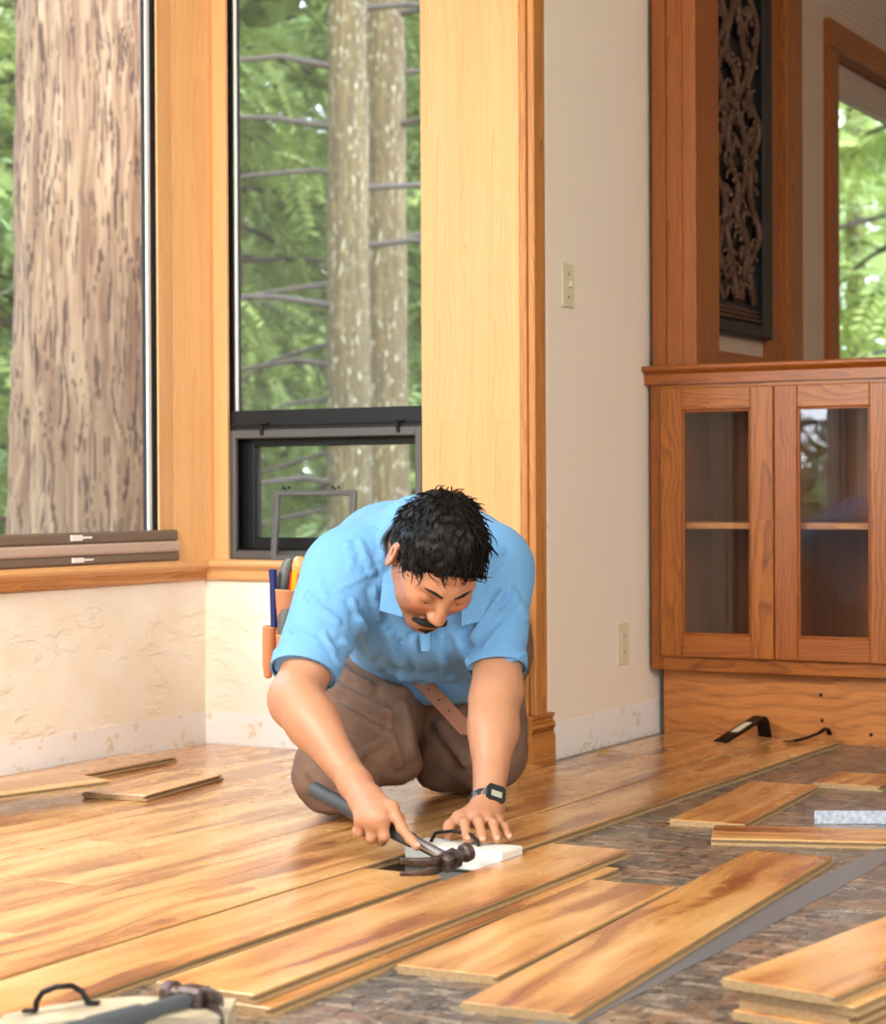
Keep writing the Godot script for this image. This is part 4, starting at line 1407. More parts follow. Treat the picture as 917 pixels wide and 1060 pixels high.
func cap(a: Vector3, b: Vector3, ra: float, rb: float, k := 0.03) -> Prim:
	var p := Prim.new()
	p.a = a
	p.ba = b - a
	p.bb = maxf(p.ba.length_squared(), 1e-9)
	p.ra = ra
	p.rb = rb
	p.k = k
	return p

func flat_cap(a: Vector3, b: Vector3, ra: float, rb: float, fn: Vector3, fs: float, k := 0.03) -> Prim:
	var p := cap(a, b, ra, rb, k)
	p.flat = true
	p.fn = fn.normalized()
	p.fs = fs
	return p

func ell(c: Vector3, rad: Vector3, basis := Basis.IDENTITY, k := 0.02) -> Prim:
	var p := Prim.new()
	p.ell = true
	p.a = c
	p.rad = rad
	p.inv = basis.inverse()
	p.k = k
	return p

func cut_by(p: Prim, o: Vector3, n: Vector3) -> Prim:
	p.cut = true
	p.cn = n.normalized()
	p.cd = p.cn.dot(o)
	return p

func carve(p: Prim) -> Prim:
	p.sub = true
	return p

func field(prims: Array, p: Vector3) -> float:
	var d := 1e3
	for pr: Prim in prims:
		var x := pr.d(p)
		if pr.sub:
			var hs := maxf(pr.k - absf(d + x), 0.0) / pr.k
			d = maxf(d, -x) + hs * hs * pr.k * 0.25
		elif d > 900.0: d = x
		else:
			var h := maxf(pr.k - absf(d - x), 0.0) / pr.k
			d = minf(d, x) - h * h * pr.k * 0.25
	return d

# surface nets over the zero level; adds to out = {v, n, c, i}
func skin_over(prims: Array, lo: Vector3, hi: Vector3, cell: float, out: Dictionary, push = null, paint = null):
	var B := 6
	var nx := int(ceil((hi.x - lo.x) / cell / B)) * B
	var ny := int(ceil((hi.y - lo.y) / cell / B)) * B
	var nz := int(ceil((hi.z - lo.z) / cell / B)) * B
	var sx := nx + 1
	var sy := ny + 1
	var val := PackedFloat32Array()
	val.resize(sx * sy * (nz + 1))
	val.fill(1e3)
	var ids := PackedInt32Array()
	ids.resize(sx * sy * (nz + 1))
	ids.fill(-1)
	var half := cell * B * 0.5
	var diag := half * 1.7321
	var act := []
	for bz in range(0, nz, B):
		for by in range(0, ny, B):
			for bxx in range(0, nx, B):
				var c := lo + Vector3(bxx, by, bz) * cell + Vector3.ONE * half
				var d0 := field(prims, c)
				if absf(d0) > diag * 1.5 + 0.012: continue
				var subl := []
				for pr: Prim in prims:
					var x := pr.d(c)
					if pr.sub:
						if x < diag + pr.k: subl.append(pr)
					elif x < d0 + 2.5 * diag + 2.0 * pr.k + 0.01: subl.append(pr)
				act.append(Vector3i(bxx, by, bz))
				for z in range(bz, bz + B + 1):
					for y in range(by, by + B + 1):
						var row := (z * sy + y) * sx
						for x in range(bxx, bxx + B + 1):
							if val[row + x] > 900.0:
								val[row + x] = field(subl, lo + Vector3(x, y, z) * cell)
	var V := PackedVector3Array()
	var cells := []
	var off := [0, 1, sx, sx + 1, sx * sy, sx * sy + 1, sx * sy + sx, sx * sy + sx + 1]
	var corner := [Vector3(0, 0, 0), Vector3(1, 0, 0), Vector3(0, 1, 0), Vector3(1, 1, 0), Vector3(0, 0, 1), Vector3(1, 0, 1), Vector3(0, 1, 1), Vector3(1, 1, 1)]
	var edges := [[0, 1], [2, 3], [4, 5], [6, 7], [0, 2], [1, 3], [4, 6], [5, 7], [0, 4], [1, 5], [2, 6], [3, 7]]
	for b: Vector3i in act:
		for z in range(b.z, b.z + B):
			for y in range(b.y, b.y + B):
				for x in range(b.x, b.x + B):
					var i := (z * sy + y) * sx + x
					var v0 := val[i]
					var neg := v0 < 0.0
					var mixed := false
					for q in range(1, 8):
						if (val[i + off[q]] < 0.0) != neg:
							mixed = true
							break
					if not mixed: continue
					var s := Vector3.ZERO
					var n := 0
					for e in edges:
						var p := val[i + off[e[0]]]
						var r := val[i + off[e[1]]]
						if (p < 0.0) != (r < 0.0):
							s += corner[e[0]].lerp(corner[e[1]], p / (p - r))
							n += 1
					ids[i] = V.size()
					cells.append(i)
					V.append(lo + (Vector3(x, y, z) + s / n) * cell)
	var I := PackedInt32Array()
	var st3 := [1, sx, sx * sy]
	for i: int in cells:
		for ax in 3:
			var a := val[i]
			var b := val[i + st3[ax]]
			if (a < 0.0) == (b < 0.0): continue
			var u: int = st3[(ax + 1) % 3]
			var w: int = st3[(ax + 2) % 3]
			if i - u - w < 0: continue
			var q := [ids[i], ids[i - u], ids[i - u - w], ids[i - w]]
			if q[1] < 0 or q[2] < 0 or q[3] < 0: continue
			if a < 0.0: I.append_array(PackedInt32Array([q[0], q[1], q[2], q[0], q[2], q[3]]))
			else: I.append_array(PackedInt32Array([q[0], q[2], q[1], q[0], q[3], q[2]]))
	var N := vertex_normals(V, I)
	# which way is out
	var t := 0.0
	for j in range(0, V.size(), maxi(1, V.size() / 40)):
		t += field(prims, V[j] + N[j] * cell) - field(prims, V[j] - N[j] * cell)
	if t < 0.0:
		for j in range(0, I.size(), 3):
			var s := I[j + 1]
			I[j + 1] = I[j + 2]
			I[j + 2] = s
		for j in N.size(): N[j] = -N[j]
	if push != null:
		for j in V.size(): V[j] += N[j] * push.call(V[j], N[j])
		N = vertex_normals(V, I)
	var base: int = out.v.size()
	for j in V.size():
		out.v.append(V[j])
		out.n.append(N[j])
		out.c.append(paint.call(V[j], N[j]) if paint != null else Color.WHITE)
	for j in I: out.i.append(base + j)

func vertex_normals(V: PackedVector3Array, I: PackedInt32Array) -> PackedVector3Array:
	var N := PackedVector3Array()
	N.resize(V.size())
	for j in range(0, I.size(), 3):
		var n := (V[I[j + 2]] - V[I[j]]).cross(V[I[j + 1]] - V[I[j]])
		N[I[j]] += n
		N[I[j + 1]] += n
		N[I[j + 2]] += n
	for j in N.size(): N[j] = N[j].normalized()
	return N

func fresh() -> Dictionary:
	return {"v": PackedVector3Array(), "n": PackedVector3Array(), "c": PackedColorArray(), "i": PackedInt32Array()}

func mesh_of(o: Dictionary) -> ArrayMesh:
	var arr := []
	arr.resize(Mesh.ARRAY_MAX)
	arr[Mesh.ARRAY_VERTEX] = o.v
	arr[Mesh.ARRAY_NORMAL] = o.n
	arr[Mesh.ARRAY_COLOR] = o.c
	arr[Mesh.ARRAY_INDEX] = o.i
	var me := ArrayMesh.new()
	me.add_surface_from_arrays(Mesh.PRIMITIVE_TRIANGLES, arr)
	return me

func seg_dist(p: Vector2, a: Vector2, b: Vector2) -> float:
	var ab := b - a
	var t := clampf((p - a).dot(ab) / maxf(ab.length_squared(), 1e-9), 0, 1)
	return (p - a - ab * t).length()
# ---------------------------------------------------------------- the kneeling worker (own frame: x to his left hand side, y up, z the way he faces)
const PERSON_AT := Vector3(-2.0544, 0, -3.6632)
const SH_R := Vector3(-0.205, 0.515, 0.0)
const SH_L := Vector3(0.106, 0.520, -0.04)
const EL_R := Vector3(-0.292, 0.278, 0.17)
const EL_L := Vector3(0.108, 0.285, 0.09)
const WR_R := Vector3(-0.168, 0.134, 0.345)
const WR_L := Vector3(0.083, 0.081, 0.275)
const HEAD := Vector3(-0.012, 0.549, 0.20)

func hand_prims(wrist: Vector3, mcp: Array, chains: Array, thumb: Array, up: Vector3) -> Array:
	var L := []
	for i in 4:
		L.append(cap(wrist.lerp(mcp[i], 0.12), mcp[i], 0.0155, 0.0118, 0.016))
	L.append(cap(mcp[0], mcp[3], 0.0105, 0.0095, 0.012))
	L.append(cap(wrist.lerp(mcp[0], 0.5), wrist.lerp(mcp[3], 0.5), 0.0135, 0.0125, 0.016))
	for i in 4:
		var ch: Array = chains[i]
		var p: Vector3 = mcp[i]
		var r: float = [0.0103, 0.0105, 0.0099, 0.0088][i]
		for j in ch.size():
			L.append(cap(p, ch[j], r, r * 0.93, 0.0035 if j > 0 else 0.007))
			L.append(cap(p, p + Vector3(0.0001, 0, 0), r * 1.06, r * 1.06, 0.004))
			p = ch[j]
			r *= 0.92
	var q: Vector3 = thumb[0]
	var rr := 0.0155
	for j in range(1, thumb.size()):
		L.append(cap(q, thumb[j], rr, rr * 0.86, 0.008))
		q = thumb[j]
		rr *= 0.86
	return L

func build_person():
	var skin := mat(Color(0.70, 0.505, 0.38), 0.48)
	skin.vertex_color_use_as_albedo = true
	skin.subsurf_scatter_enabled = true
	skin.subsurf_scatter_strength = 0.12
	skin.normal_enabled = true
	skin.normal_texture = noise_tex(0.12, 15, Color.BLACK, Color.WHITE, 256, 3, true, 1.5)
	skin.normal_scale = 0.18
	skin.uv1_triplanar = true
	skin.uv1_scale = Vector3(14, 14, 14)
	var P := thing("person", "person in blue polo shirt and brown work trousers kneeling over floor gap with hammer", "person", PERSON_AT, deg_to_rad(YAW))
	# ---- head frame
	var F := Vector3(0.13, -0.83, 0.54).normalized()
	var U := Vector3(0.34, 0.53, 0.78)
	U = (U - F * U.dot(F)).normalized()
	var hb := Basis(U.cross(F), U, F)
	var S := 1.06
	var H := func(x: float, y: float, z: float) -> Vector3: return HEAD + hb * (Vector3(x, y, z) * S)
	# ---- body
	var neck_b := Vector3(-0.052, 0.575, 0.02)
	var body := []
	body.append(cap(Vector3(-0.06, 0.38, -0.50), Vector3(-0.10, 0.50, -0.12), 0.11, 0.115, 0.05))
	body.append(cap(Vector3(0.05, 0.38, -0.54), Vector3(0.03, 0.50, -0.14), 0.11, 0.115, 0.05))
	body.append(cap(SH_R, SH_L, 0.06, 0.06, 0.05))
	body.append(cap(Vector3(-0.118, 0.337, -0.48), Vector3(-0.226, 0.09, -0.07), 0.08, 0.05, 0.04))
	body.append(cap(Vector3(0.096, 0.34, -0.62), Vector3(0.115, 0.095, -0.38), 0.08, 0.05, 0.04))
	body.append(cap(Vector3(-0.226, 0.08, -0.07), Vector3(-0.2, 0.07, -0.46), 0.045, 0.035, 0.03))
	body.append(cap(Vector3(0.115, 0.085, -0.38), Vector3(0.06, 0.07, -0.70), 0.045, 0.035, 0.03))
	body.append(cap(SH_R, EL_R.lerp(SH_R, 0.35), 0.048, 0.053, 0.05))
	body.append(cap(EL_R.lerp(SH_R, 0.35), EL_R, 0.053, 0.0455, 0.03))
	body.append(cap(EL_R, EL_R.lerp(WR_R, 0.3), 0.047, 0.0475, 0.03))
	body.append(cap(EL_R.lerp(WR_R, 0.3), WR_R, 0.0475, 0.0295, 0.03))
	body.append(cap(SH_L, EL_L.lerp(SH_L, 0.35), 0.045, 0.049, 0.05))
	body.append(cap(EL_L.lerp(SH_L, 0.35), EL_L, 0.049, 0.046, 0.03))
	body.append(cap(EL_L, EL_L.lerp(WR_L, 0.35), 0.047, 0.0445, 0.03))
	body.append(cap(EL_L.lerp(WR_L, 0.35), WR_L, 0.0445, 0.029, 0.03))
	body.append(cap(EL_R + Vector3(-0.012, -0.006, -0.012), EL_R + Vector3(-0.008, -0.02, 0.004), 0.034, 0.033, 0.03))
	body.append(cap(EL_R.lerp(WR_R, 0.12) + Vector3(-0.004, 0.018, 0.012), EL_R.lerp(WR_R, 0.5) + Vector3(0.0, 0.012, 0.008), 0.036, 0.026, 0.03))
	body.append(cap(EL_L.lerp(WR_L, 0.1) + Vector3(-0.016, 0.0, 0.012), EL_L.lerp(WR_L, 0.5) + Vector3(-0.008, 0.004, 0.01), 0.036, 0.027, 0.03))
	body.append(cap(neck_b, H.call(0.0, -0.03, -0.035), 0.066, 0.058, 0.03))
	var n1 := noise(14.0, 3, 3)
	var tone := func(p: Vector3, n: Vector3) -> Color:
		var v: float = 1.0 + n1.get_noise_3dv(p) * 0.10
		return Color(v, v * (0.99 + 0.03 * n1.get_noise_3dv(p * 0.6)), v * 0.98)
	var out := fresh()
	skin_over(body, Vector3(-0.40, -0.01, -0.9), Vector3(0.26, 0.72, 0.40), 0.0105, out, null, tone)
	# ---- head
	var hd := []
	hd.append(ell(H.call(0, 0.03, -0.012), Vector3(0.077, 0.092, 0.097) * S, hb, 0.02))
	hd.append(ell(H.call(0, -0.028, 0.03), Vector3(0.062, 0.085, 0.062) * S, hb, 0.03))
	for s in [-1.0, 1.0]:
		hd.append(cap(H.call(s * 0.052, -0.045, 0.0), H.call(s * 0.018, -0.1, 0.066), 0.022, 0.02, 0.025))
		hd.append(cap(H.call(s * 0.038, -0.022, 0.064), H.call(s * 0.044, -0.05, 0.05), 0.026, 0.022, 0.025))
		hd.append(cap(H.call(s * 0.012, 0.026, 0.085), H.call(s * 0.045, 0.024, 0.068), 0.0115, 0.0095, 0.016))
		hd.append(carve(cap(H.call(s * 0.031, 0.002, 0.1), H.call(s * 0.033, 0.002, 0.1), 0.015, 0.015, 0.014)))
		hd.append(ell(H.call(s * 0.032, 0.001, 0.076), Vector3(0.0165, 0.013, 0.014) * S, hb, 0.005))
		hd.append(cap(H.call(s * 0.011, -0.041, 0.1), H.call(s * 0.012, -0.039, 0.096), 0.0085, 0.0085, 0.006))
		hd.append(ell(H.call(s * 0.082, -0.008, -0.012), Vector3(0.009, 0.034, 0.021) * S, hb * Basis(Vector3.UP, s * 0.45), 0.008))
		hd.append(carve(ell(H.call(s * 0.092, -0.004, -0.006), Vector3(0.006, 0.02, 0.011) * S, hb * Basis(Vector3.UP, s * 0.45), 0.008)))
	hd.append(cap(H.call(0, 0.014, 0.094), H.call(0, -0.036, 0.109), 0.0085, 0.012, 0.012))
	hd.append(cap(H.call(-0.018, -0.068, 0.092), H.call(0.018, -0.068, 0.092), 0.007, 0.007, 0.008))
	hd.append(cap(H.call(-0.015, -0.078, 0.092), H.call(0.015, -0.078, 0.092), 0.0075, 0.0075, 0.006))
	hd.append(cap(H.call(0, -0.106, 0.07), H.call(0, -0.1, 0.074), 0.019, 0.019, 0.02))
	hd.append(cap(neck_b, H.call(0.0, -0.03, -0.035), 0.066, 0.058, 0.03))
	var hinv := hb.inverse()
	var face := func(p: Vector3, n: Vector3) -> Color:
		var q: Vector3 = hinv * (p - HEAD) / S
		var v: float = 1.0 + n1.get_noise_3dv(p * 1.5) * 0.09
		var c := Color(v * 0.99, v * 0.93, v * 0.90)
		# beard shadow: stubble on jaw, lip and chin
		var st_: float = smoothstep(-0.03, -0.06, q.y + absf(q.x) * 0.25) * smoothstep(-0.03, 0.02, q.z)
		st_ = maxf(st_, smoothstep(0.052, 0.064, absf(q.x)) * smoothstep(0.0, -0.03, q.y) * smoothstep(-0.03, 0.0, q.z) * 0.8)
		st_ *= 0.55 + 0.45 * n1.get_noise_3dv(p * 22.0)
		c = c.lerp(Color(0.36, 0.33, 0.33), clampf(st_, 0, 0.75))
		if absf(q.x) < 0.024 and q.y < -0.06 and q.y > -0.087 and q.z > 0.088: c = Color(0.9, 0.72, 0.68)
		var cheek: float = exp(-pow((absf(q.x) - 0.04) / 0.02, 2) - pow((q.y + 0.025) / 0.02, 2)) * 0.12
		return Color(c.r, c.g * (1.0 - cheek), c.b * (1.0 - cheek))
	skin_over(hd, HEAD - Vector3.ONE * 0.165, HEAD + Vector3.ONE * 0.165, 0.0042, out, null, face)
	# ---- hands
	var rm := [Vector3(-0.096, 0.104, 0.452), Vector3(-0.113, 0.09, 0.464), Vector3(-0.134, 0.082, 0.460), Vector3(-0.153, 0.081, 0.447)]
	var rc := [[Vector3(-0.078, 0.073, 0.484), Vector3(-0.062, 0.055, 0.504), Vector3(-0.05, 0.045, 0.519)],
		[Vector3(-0.110, 0.055, 0.470), Vector3(-0.116, 0.042, 0.441), Vector3(-0.124, 0.045, 0.424)],
		[Vector3(-0.134, 0.051, 0.459), Vector3(-0.137, 0.043, 0.430), Vector3(-0.143, 0.048, 0.413)],
		[Vector3(-0.157, 0.058, 0.443), Vector3(-0.16, 0.052, 0.421), Vector3(-0.165, 0.057, 0.407)]]
	var rt := [Vector3(-0.142, 0.118, 0.375), Vector3(-0.108, 0.1, 0.40), Vector3(-0.087, 0.08, 0.415), Vector3(-0.078, 0.062, 0.42)]
	var ph := hand_prims(WR_R, rm, rc, rt, Vector3.UP)
	ph.append(cap(EL_R.lerp(WR_R, 0.7), WR_R, 0.035, 0.0295, 0.02))
	ph.append(cap(WR_R, (rm[1] + rm[2]) * 0.5, 0.027, 0.018, 0.02))
	var lm := [Vector3(0.034, 0.062, 0.333), Vector3(0.058, 0.067, 0.338), Vector3(0.081, 0.064, 0.335), Vector3(0.101, 0.057, 0.326)]
	var lc := [[Vector3(0.037, 0.063, 0.374), Vector3(0.040, 0.048, 0.398), Vector3(0.042, 0.039, 0.411)],
		[Vector3(0.064, 0.066, 0.382), Vector3(0.068, 0.048, 0.405), Vector3(0.070, 0.039, 0.417)],
		[Vector3(0.091, 0.061, 0.376), Vector3(0.095, 0.045, 0.398), Vector3(0.097, 0.038, 0.409)],
		[Vector3(0.112, 0.053, 0.358), Vector3(0.117, 0.042, 0.377), Vector3(0.120, 0.037, 0.388)]]
	var lt := [Vector3(0.062, 0.078, 0.298), Vector3(0.028, 0.064, 0.322), Vector3(0.010, 0.052, 0.345), Vector3(0.006, 0.040, 0.366)]
	var pl := hand_prims(WR_L, lm, lc, lt, Vector3.UP)
	pl.append(cap(EL_L.lerp(WR_L, 0.75), WR_L, 0.032, 0.029, 0.02))
	pl.append(cap(WR_L, (lm[1] + lm[2]) * 0.5, 0.026, 0.016, 0.02))
	var hands := func(p: Vector3, n: Vector3) -> Color:
		var v: float = 1.0 + n1.get_noise_3dv(p * 2.0) * 0.10
		var c := Color(v, v * 0.96, v * 0.93)
		return c
	skin_over(ph, Vector3(-0.235, 0.015, 0.24), Vector3(-0.02, 0.19, 0.545), 0.0032, out, null, hands)
	skin_over(pl, Vector3(-0.03, 0.01, 0.2), Vector3(0.15, 0.15, 0.44), 0.0032, out, null, hands)
	var bodym := put("body", mesh_of(out), skin, P)
	# fingernails, set into the backs of the fingertips
	var nail := mat(Color(0.80, 0.60, 0.52), 0.3)
	for ch in [rc[0], lc[0], lc[1], lc[2], lc[3]]:
		var d: Vector3 = (ch[2] - ch[1]).normalized()
		var upn := Vector3(0, 0.75, 0.66)
		upn = (upn - d * upn.dot(d)).normalized()
		out = fresh()
		var at: Vector3 = ch[2] + upn * 0.0063 + d * 0.002
		skin_over([ell(at, Vector3(0.0055, 0.0016, 0.0068), Basis(upn.cross(d), upn, d), 0.002)], at - Vector3.ONE * 0.010, at + Vector3.ONE * 0.010, 0.0012, out)
		put("fingernail", mesh_of(out), nail, bodym)
	# ---- shirt
	var cloth := mat(Color(0.395, 0.61, 0.80), 0.85)
	cloth.rim_enabled = true
	cloth.rim = 0.3
	cloth.normal_enabled = true
	cloth.normal_texture = noise_tex(0.3, 19, Color.BLACK, Color.WHITE, 256, 2, true, 2.0)
	cloth.normal_scale = 0.15
	cloth.uv1_triplanar = true
	cloth.uv1_scale = Vector3(22, 22, 22)
	var hemR := SH_R.lerp(EL_R, 0.80)
	var hemL := SH_L.lerp(EL_L, 0.82)
	var sh := []
	sh.append(cap(Vector3(-0.075, 0.39, -0.50), Vector3(-0.105, 0.515, -0.15), 0.145, 0.15, 0.06))
	sh.append(cap(Vector3(0.055, 0.39, -0.56), Vector3(0.03, 0.505, -0.16), 0.145, 0.145, 0.06))
	sh.append(cap(Vector3(-0.08, 0.34, -0.34), Vector3(-0.08, 0.44, -0.08), 0.125, 0.12, 0.06))
	sh.append(cap(Vector3(0.03, 0.335, -0.34), Vector3(0.02, 0.44, -0.08), 0.12, 0.115, 0.06))
	sh.append(cap(SH_R + Vector3(0.04, 0, -0.01), SH_L + Vector3(-0.025, 0, -0.01), 0.088, 0.082, 0.06))
	sh.append(cap(Vector3(-0.14, 0.545, -0.03), Vector3(-0.055, 0.59, -0.01), 0.075, 0.075, 0.05))
	sh.append(cap(Vector3(0.06, 0.54, -0.06), Vector3(-0.045, 0.59, -0.01), 0.075, 0.075, 0.05))
	sh.append(cut_by(cap(SH_R + Vector3(-0.002, 0.0, 0.0), EL_R, 0.084, 0.062, 0.05), hemR, EL_R - SH_R + Vector3(0.03, 0, 0)))
	sh.append(cut_by(cap(SH_L + Vector3(0.002, 0, 0), EL_L, 0.078, 0.054, 0.05), hemL, EL_L - SH_L))
	# loose hem hanging under the belly
	sh.append(cap(Vector3(-0.12, 0.30, -0.26), Vector3(0.04, 0.29, -0.27), 0.06, 0.058, 0.05))
	sh.append(cap(Vector3(-0.03, 0.272, -0.23), Vector3(0.0, 0.268, -0.23), 0.042, 0.038, 0.04))
	sh.append(carve(cap(neck_b + Vector3(0.0, 0.02, 0.03), H.call(0, -0.05, -0.02), 0.064, 0.085, 0.012)))
	var n2 := noise(9.0, 5, 3)
	var K := 0.00196
	var L2 := func(px: float, py: float) -> Vector2: return Vector2((px - 458.5) * K, 0.68 - (py - 510.0) * K)
	var folds := []
	for q in [[350, 608, 397, 586, 0.0035, 0.006], [512, 590, 545, 628, 0.003, 0.006], [404, 655, 420, 700, 0.005, 0.008], [456, 660, 458, 706, 0.005, 0.008], [366, 620, 378, 650, 0.005, 0.008], [500, 668, 522, 640, 0.005, 0.008], [372, 640, 384, 682, 0.007, 0.011], [398, 650, 412, 690, 0.008, 0.011], [428, 662, 436, 700, 0.006, 0.009], [446, 668, 462, 700, 0.007, 0.012], [470, 655, 486, 690, 0.008, 0.012],
			[486, 660, 520, 612, 0.008, 0.010], [492, 690, 540, 676, 0.007, 0.010], [304, 646, 352, 668, 0.005, 0.008], [318, 612, 352, 640, 0.005, 0.008], [330, 590, 340, 618, 0.003, 0.007],
			[374, 560, 386, 592, 0.006, 0.008], [392, 548, 398, 580, 0.006, 0.007], [360, 560, 366, 585, 0.004, 0.007], [358, 660, 388, 700, 0.006, 0.009], [412, 706, 470, 712, 0.006, 0.010], [505, 585, 520, 570, 0.005, 0.008], [510, 640, 532, 622, 0.006, 0.009],
			[530, 610, 545, 640, 0.005, 0.009], [388, 610, 392, 640, 0.006, 0.010], [400, 700, 440, 720, 0.005, 0.008], [338, 650, 354, 684, 0.005, 0.008]]:
		folds.append([L2.call(q[0], q[1]), L2.call(q[2], q[3]), q[4] * 1.1, q[5] * 0.75])
	var crease := func(p: Vector3, n: Vector3) -> float:
		var s: float = n2.get_noise_3d(p.x * 1.3, p.y, p.z * 0.7) * 0.0016
		var q := Vector2(p.x, p.y)
		if n.z > -0.3:
			for f in folds:
				var d: float = seg_dist(q, f[0], f[1])
				if d < f[3] * 3.0:
					var w: float = d / f[3]
					s += f[2] * (exp(-w * w) - 0.55 * exp(-(w - 1.7) * (w - 1.7) * 1.6)) * smoothstep(-0.3, 0.25, n.z)
		return s
	out = fresh()
	skin_over(sh, Vector3(-0.40, 0.16, -0.78), Vector3(0.26, 0.74, 0.24), 0.0085, out, crease)
	put("shirt", mesh_of(out), cloth, P)
	# sleeve bands: a doubled hem
	for s in 2:
		var a: Vector3 = hemR if s == 0 else hemL
		var dr: Vector3 = (EL_R - SH_R + Vector3(0.03, 0, 0)).normalized() if s == 0 else (EL_L - SH_L).normalized()
		var r0: float = 0.0695 if s == 0 else 0.0625
		var c0: Vector3 = a + (Vector3(-0.003, 0, 0.0) if s == 0 else Vector3.ZERO)
		var st := mb()
		var e := dr.cross(Vector3.RIGHT).normalized()
		tube_ring(st, c0 - dr * 0.024, c0 + dr * 0.003, r0 + 0.0005, r0 - 0.0015, 0.0035)
		obj("sleeve_band", st, cloth, P)
	# ---- collar: a band that stands round the neck and folds over
	var st := mb()
	var nx := Vector3(1, 0, 0)
	var ndir: Vector3 = (H.call(0.0, -0.03, -0.035) - neck_b).normalized()
	nx = (nx - ndir * nx.dot(ndir)).normalized()
	var nz := nx.cross(ndir) * -1.0
	var ringc := neck_b + ndir * 0.012
	var prev := []
	for i in 41:
		var a := lerpf(0.16, TAU - 0.16, i / 40.0) - PI * 0.5
		# opening towards the chin
		var dirr := nx * cos(a) - nz * sin(a) * -1.0
		var front := clampf(-sin(a), 0, 1) if false else clampf(cos(a + PI * 0.5), 0, 1)
		var r := 0.0765 + 0.004 * sin(i * 0.9)
		var flare := 0.024 + 0.022 * front
		var pts := [ringc + dirr * (r - 0.004) - ndir * 0.01, ringc + dirr * (r - 0.003) + ndir * 0.022, ringc + dirr * (r + 0.003) + ndir * 0.026, ringc + dirr * (r + 0.009) + ndir * 0.020, ringc + dirr * (r + flare * 0.8) - ndir * (0.016 + 0.024 * front), ringc + dirr * (r + flare * 0.8 - 0.003) - ndir * (0.018 + 0.024 * front)]
		if i > 0:
			for k in 6:
				var k2 := (k + 1) % 6
				var mid := ringc + (dirr * (r + 0.004)) + ndir * 0.005
				poly(st, [prev[k], pts[k], pts[k2], prev[k2]], mid)
		prev = pts
	obj("collar", st, cloth, P)
	# collar points turned down over the chest
	for lf in [[Vector3(-0.096, 0.572, 0.045), Vector3(-0.121, 0.51, 0.075), Vector3(-0.128, 0.445, 0.098), Vector3(-0.082, 0.432, 0.112), Vector3(-0.078, 0.49, 0.10)], [Vector3(0.062, 0.56, 0.03), Vector3(0.098, 0.50, 0.045), Vector3(0.085, 0.425, 0.078), Vector3(0.035, 0.412, 0.094), Vector3(0.036, 0.47, 0.085)]]:
		st = mb()
		var cm := Vector3.ZERO
		for v in lf: cm += v / 5.0
		var nn := Vector3(-0.12 if lf[0].x < 0 else 0.2, 0.25, 1).normalized()
		var top := []
		var bot := []
		for v in lf:
			top.append(v + nn * 0.004)
			bot.append(v)
		for k in 5:
			var k2 := (k + 1) % 5
			poly(st, [top[k], top[k2], cm + nn * 0.008], cm - nn * 0.05)
			poly(st, [top[k], top[k2], bot[k2], bot[k]], cm)
			poly(st, [bot[k], bot[k2], cm - nn * 0.001], cm + nn * 0.05)
		obj("collar_point", st, cloth, P)
	# placket with button
	st = mb()
	var pk := [Vector3(-0.040, 0.435, 0.064), Vector3(-0.037, 0.40, 0.052), Vector3(-0.036, 0.36, 0.035)]
	tube(st, pk, [0.014, 0.013, 0.01], 8, Vector3(0, 0.35, 0.94), 0.35)
	obj("placket", st, cloth, P)
	# ---- trousers
	var duck := mat(Color.WHITE, 0.9)
	duck.albedo_texture = noise_tex(0.02, 29, Color(0.37, 0.275, 0.22), Color(0.49, 0.38, 0.31), 512, 5)
	duck.uv1_triplanar = true
	duck.uv1_scale = Vector3(2.2, 2.2, 2.2)
	duck.normal_enabled = true
	duck.normal_texture = noise_tex(0.25, 23, Color.BLACK, Color.WHITE, 256, 2, true, 2.0)
	duck.normal_scale = 0.2
	var tr := []
	tr.append(cap(Vector3(-0.10, 0.33, -0.55), Vector3(0.07, 0.33, -0.63), 0.155, 0.14, 0.06))
	tr.append(cap(Vector3(-0.105, 0.30, -0.46), Vector3(-0.165, 0.20, -0.24), 0.125, 0.112, 0.05))
	tr.append(cap(Vector3(-0.165, 0.20, -0.24), Vector3(-0.222, 0.100, -0.070), 0.108, 0.084, 0.04))
	tr.append(cap(Vector3(-0.13, 0.19, -0.17), Vector3(-0.125, 0.148, -0.115), 0.075, 0.06, 0.03))
	tr.append(cap(Vector3(-0.232, 0.097, -0.075), Vector3(-0.205, 0.09, -0.44), 0.082, 0.07, 0.03))
	tr.append(cap(Vector3(0.065, 0.30, -0.60), Vector3(0.068, 0.185, -0.40), 0.12, 0.108, 0.05))
	tr.append(cap(Vector3(0.07, 0.185, -0.40), Vector3(0.092, 0.105, -0.36), 0.105, 0.088, 0.04))
	tr.append(cap(Vector3(0.02, 0.17, -0.42), Vector3(0.0, 0.11, -0.38), 0.08, 0.065, 0.04))
	tr.append(cap(Vector3(0.095, 0.1, -0.38), Vector3(0.06, 0.09, -0.68), 0.085, 0.07, 0.03))
	tr.append(cap(Vector3(-0.13, 0.17, -0.15), Vector3(-0.098, 0.112, -0.13), 0.062, 0.052, 0.03))
	tr.append(cap(Vector3(0.03, 0.16, -0.46), Vector3(-0.005, 0.066, -0.42), 0.075, 0.062, 0.04))
	var pf := []
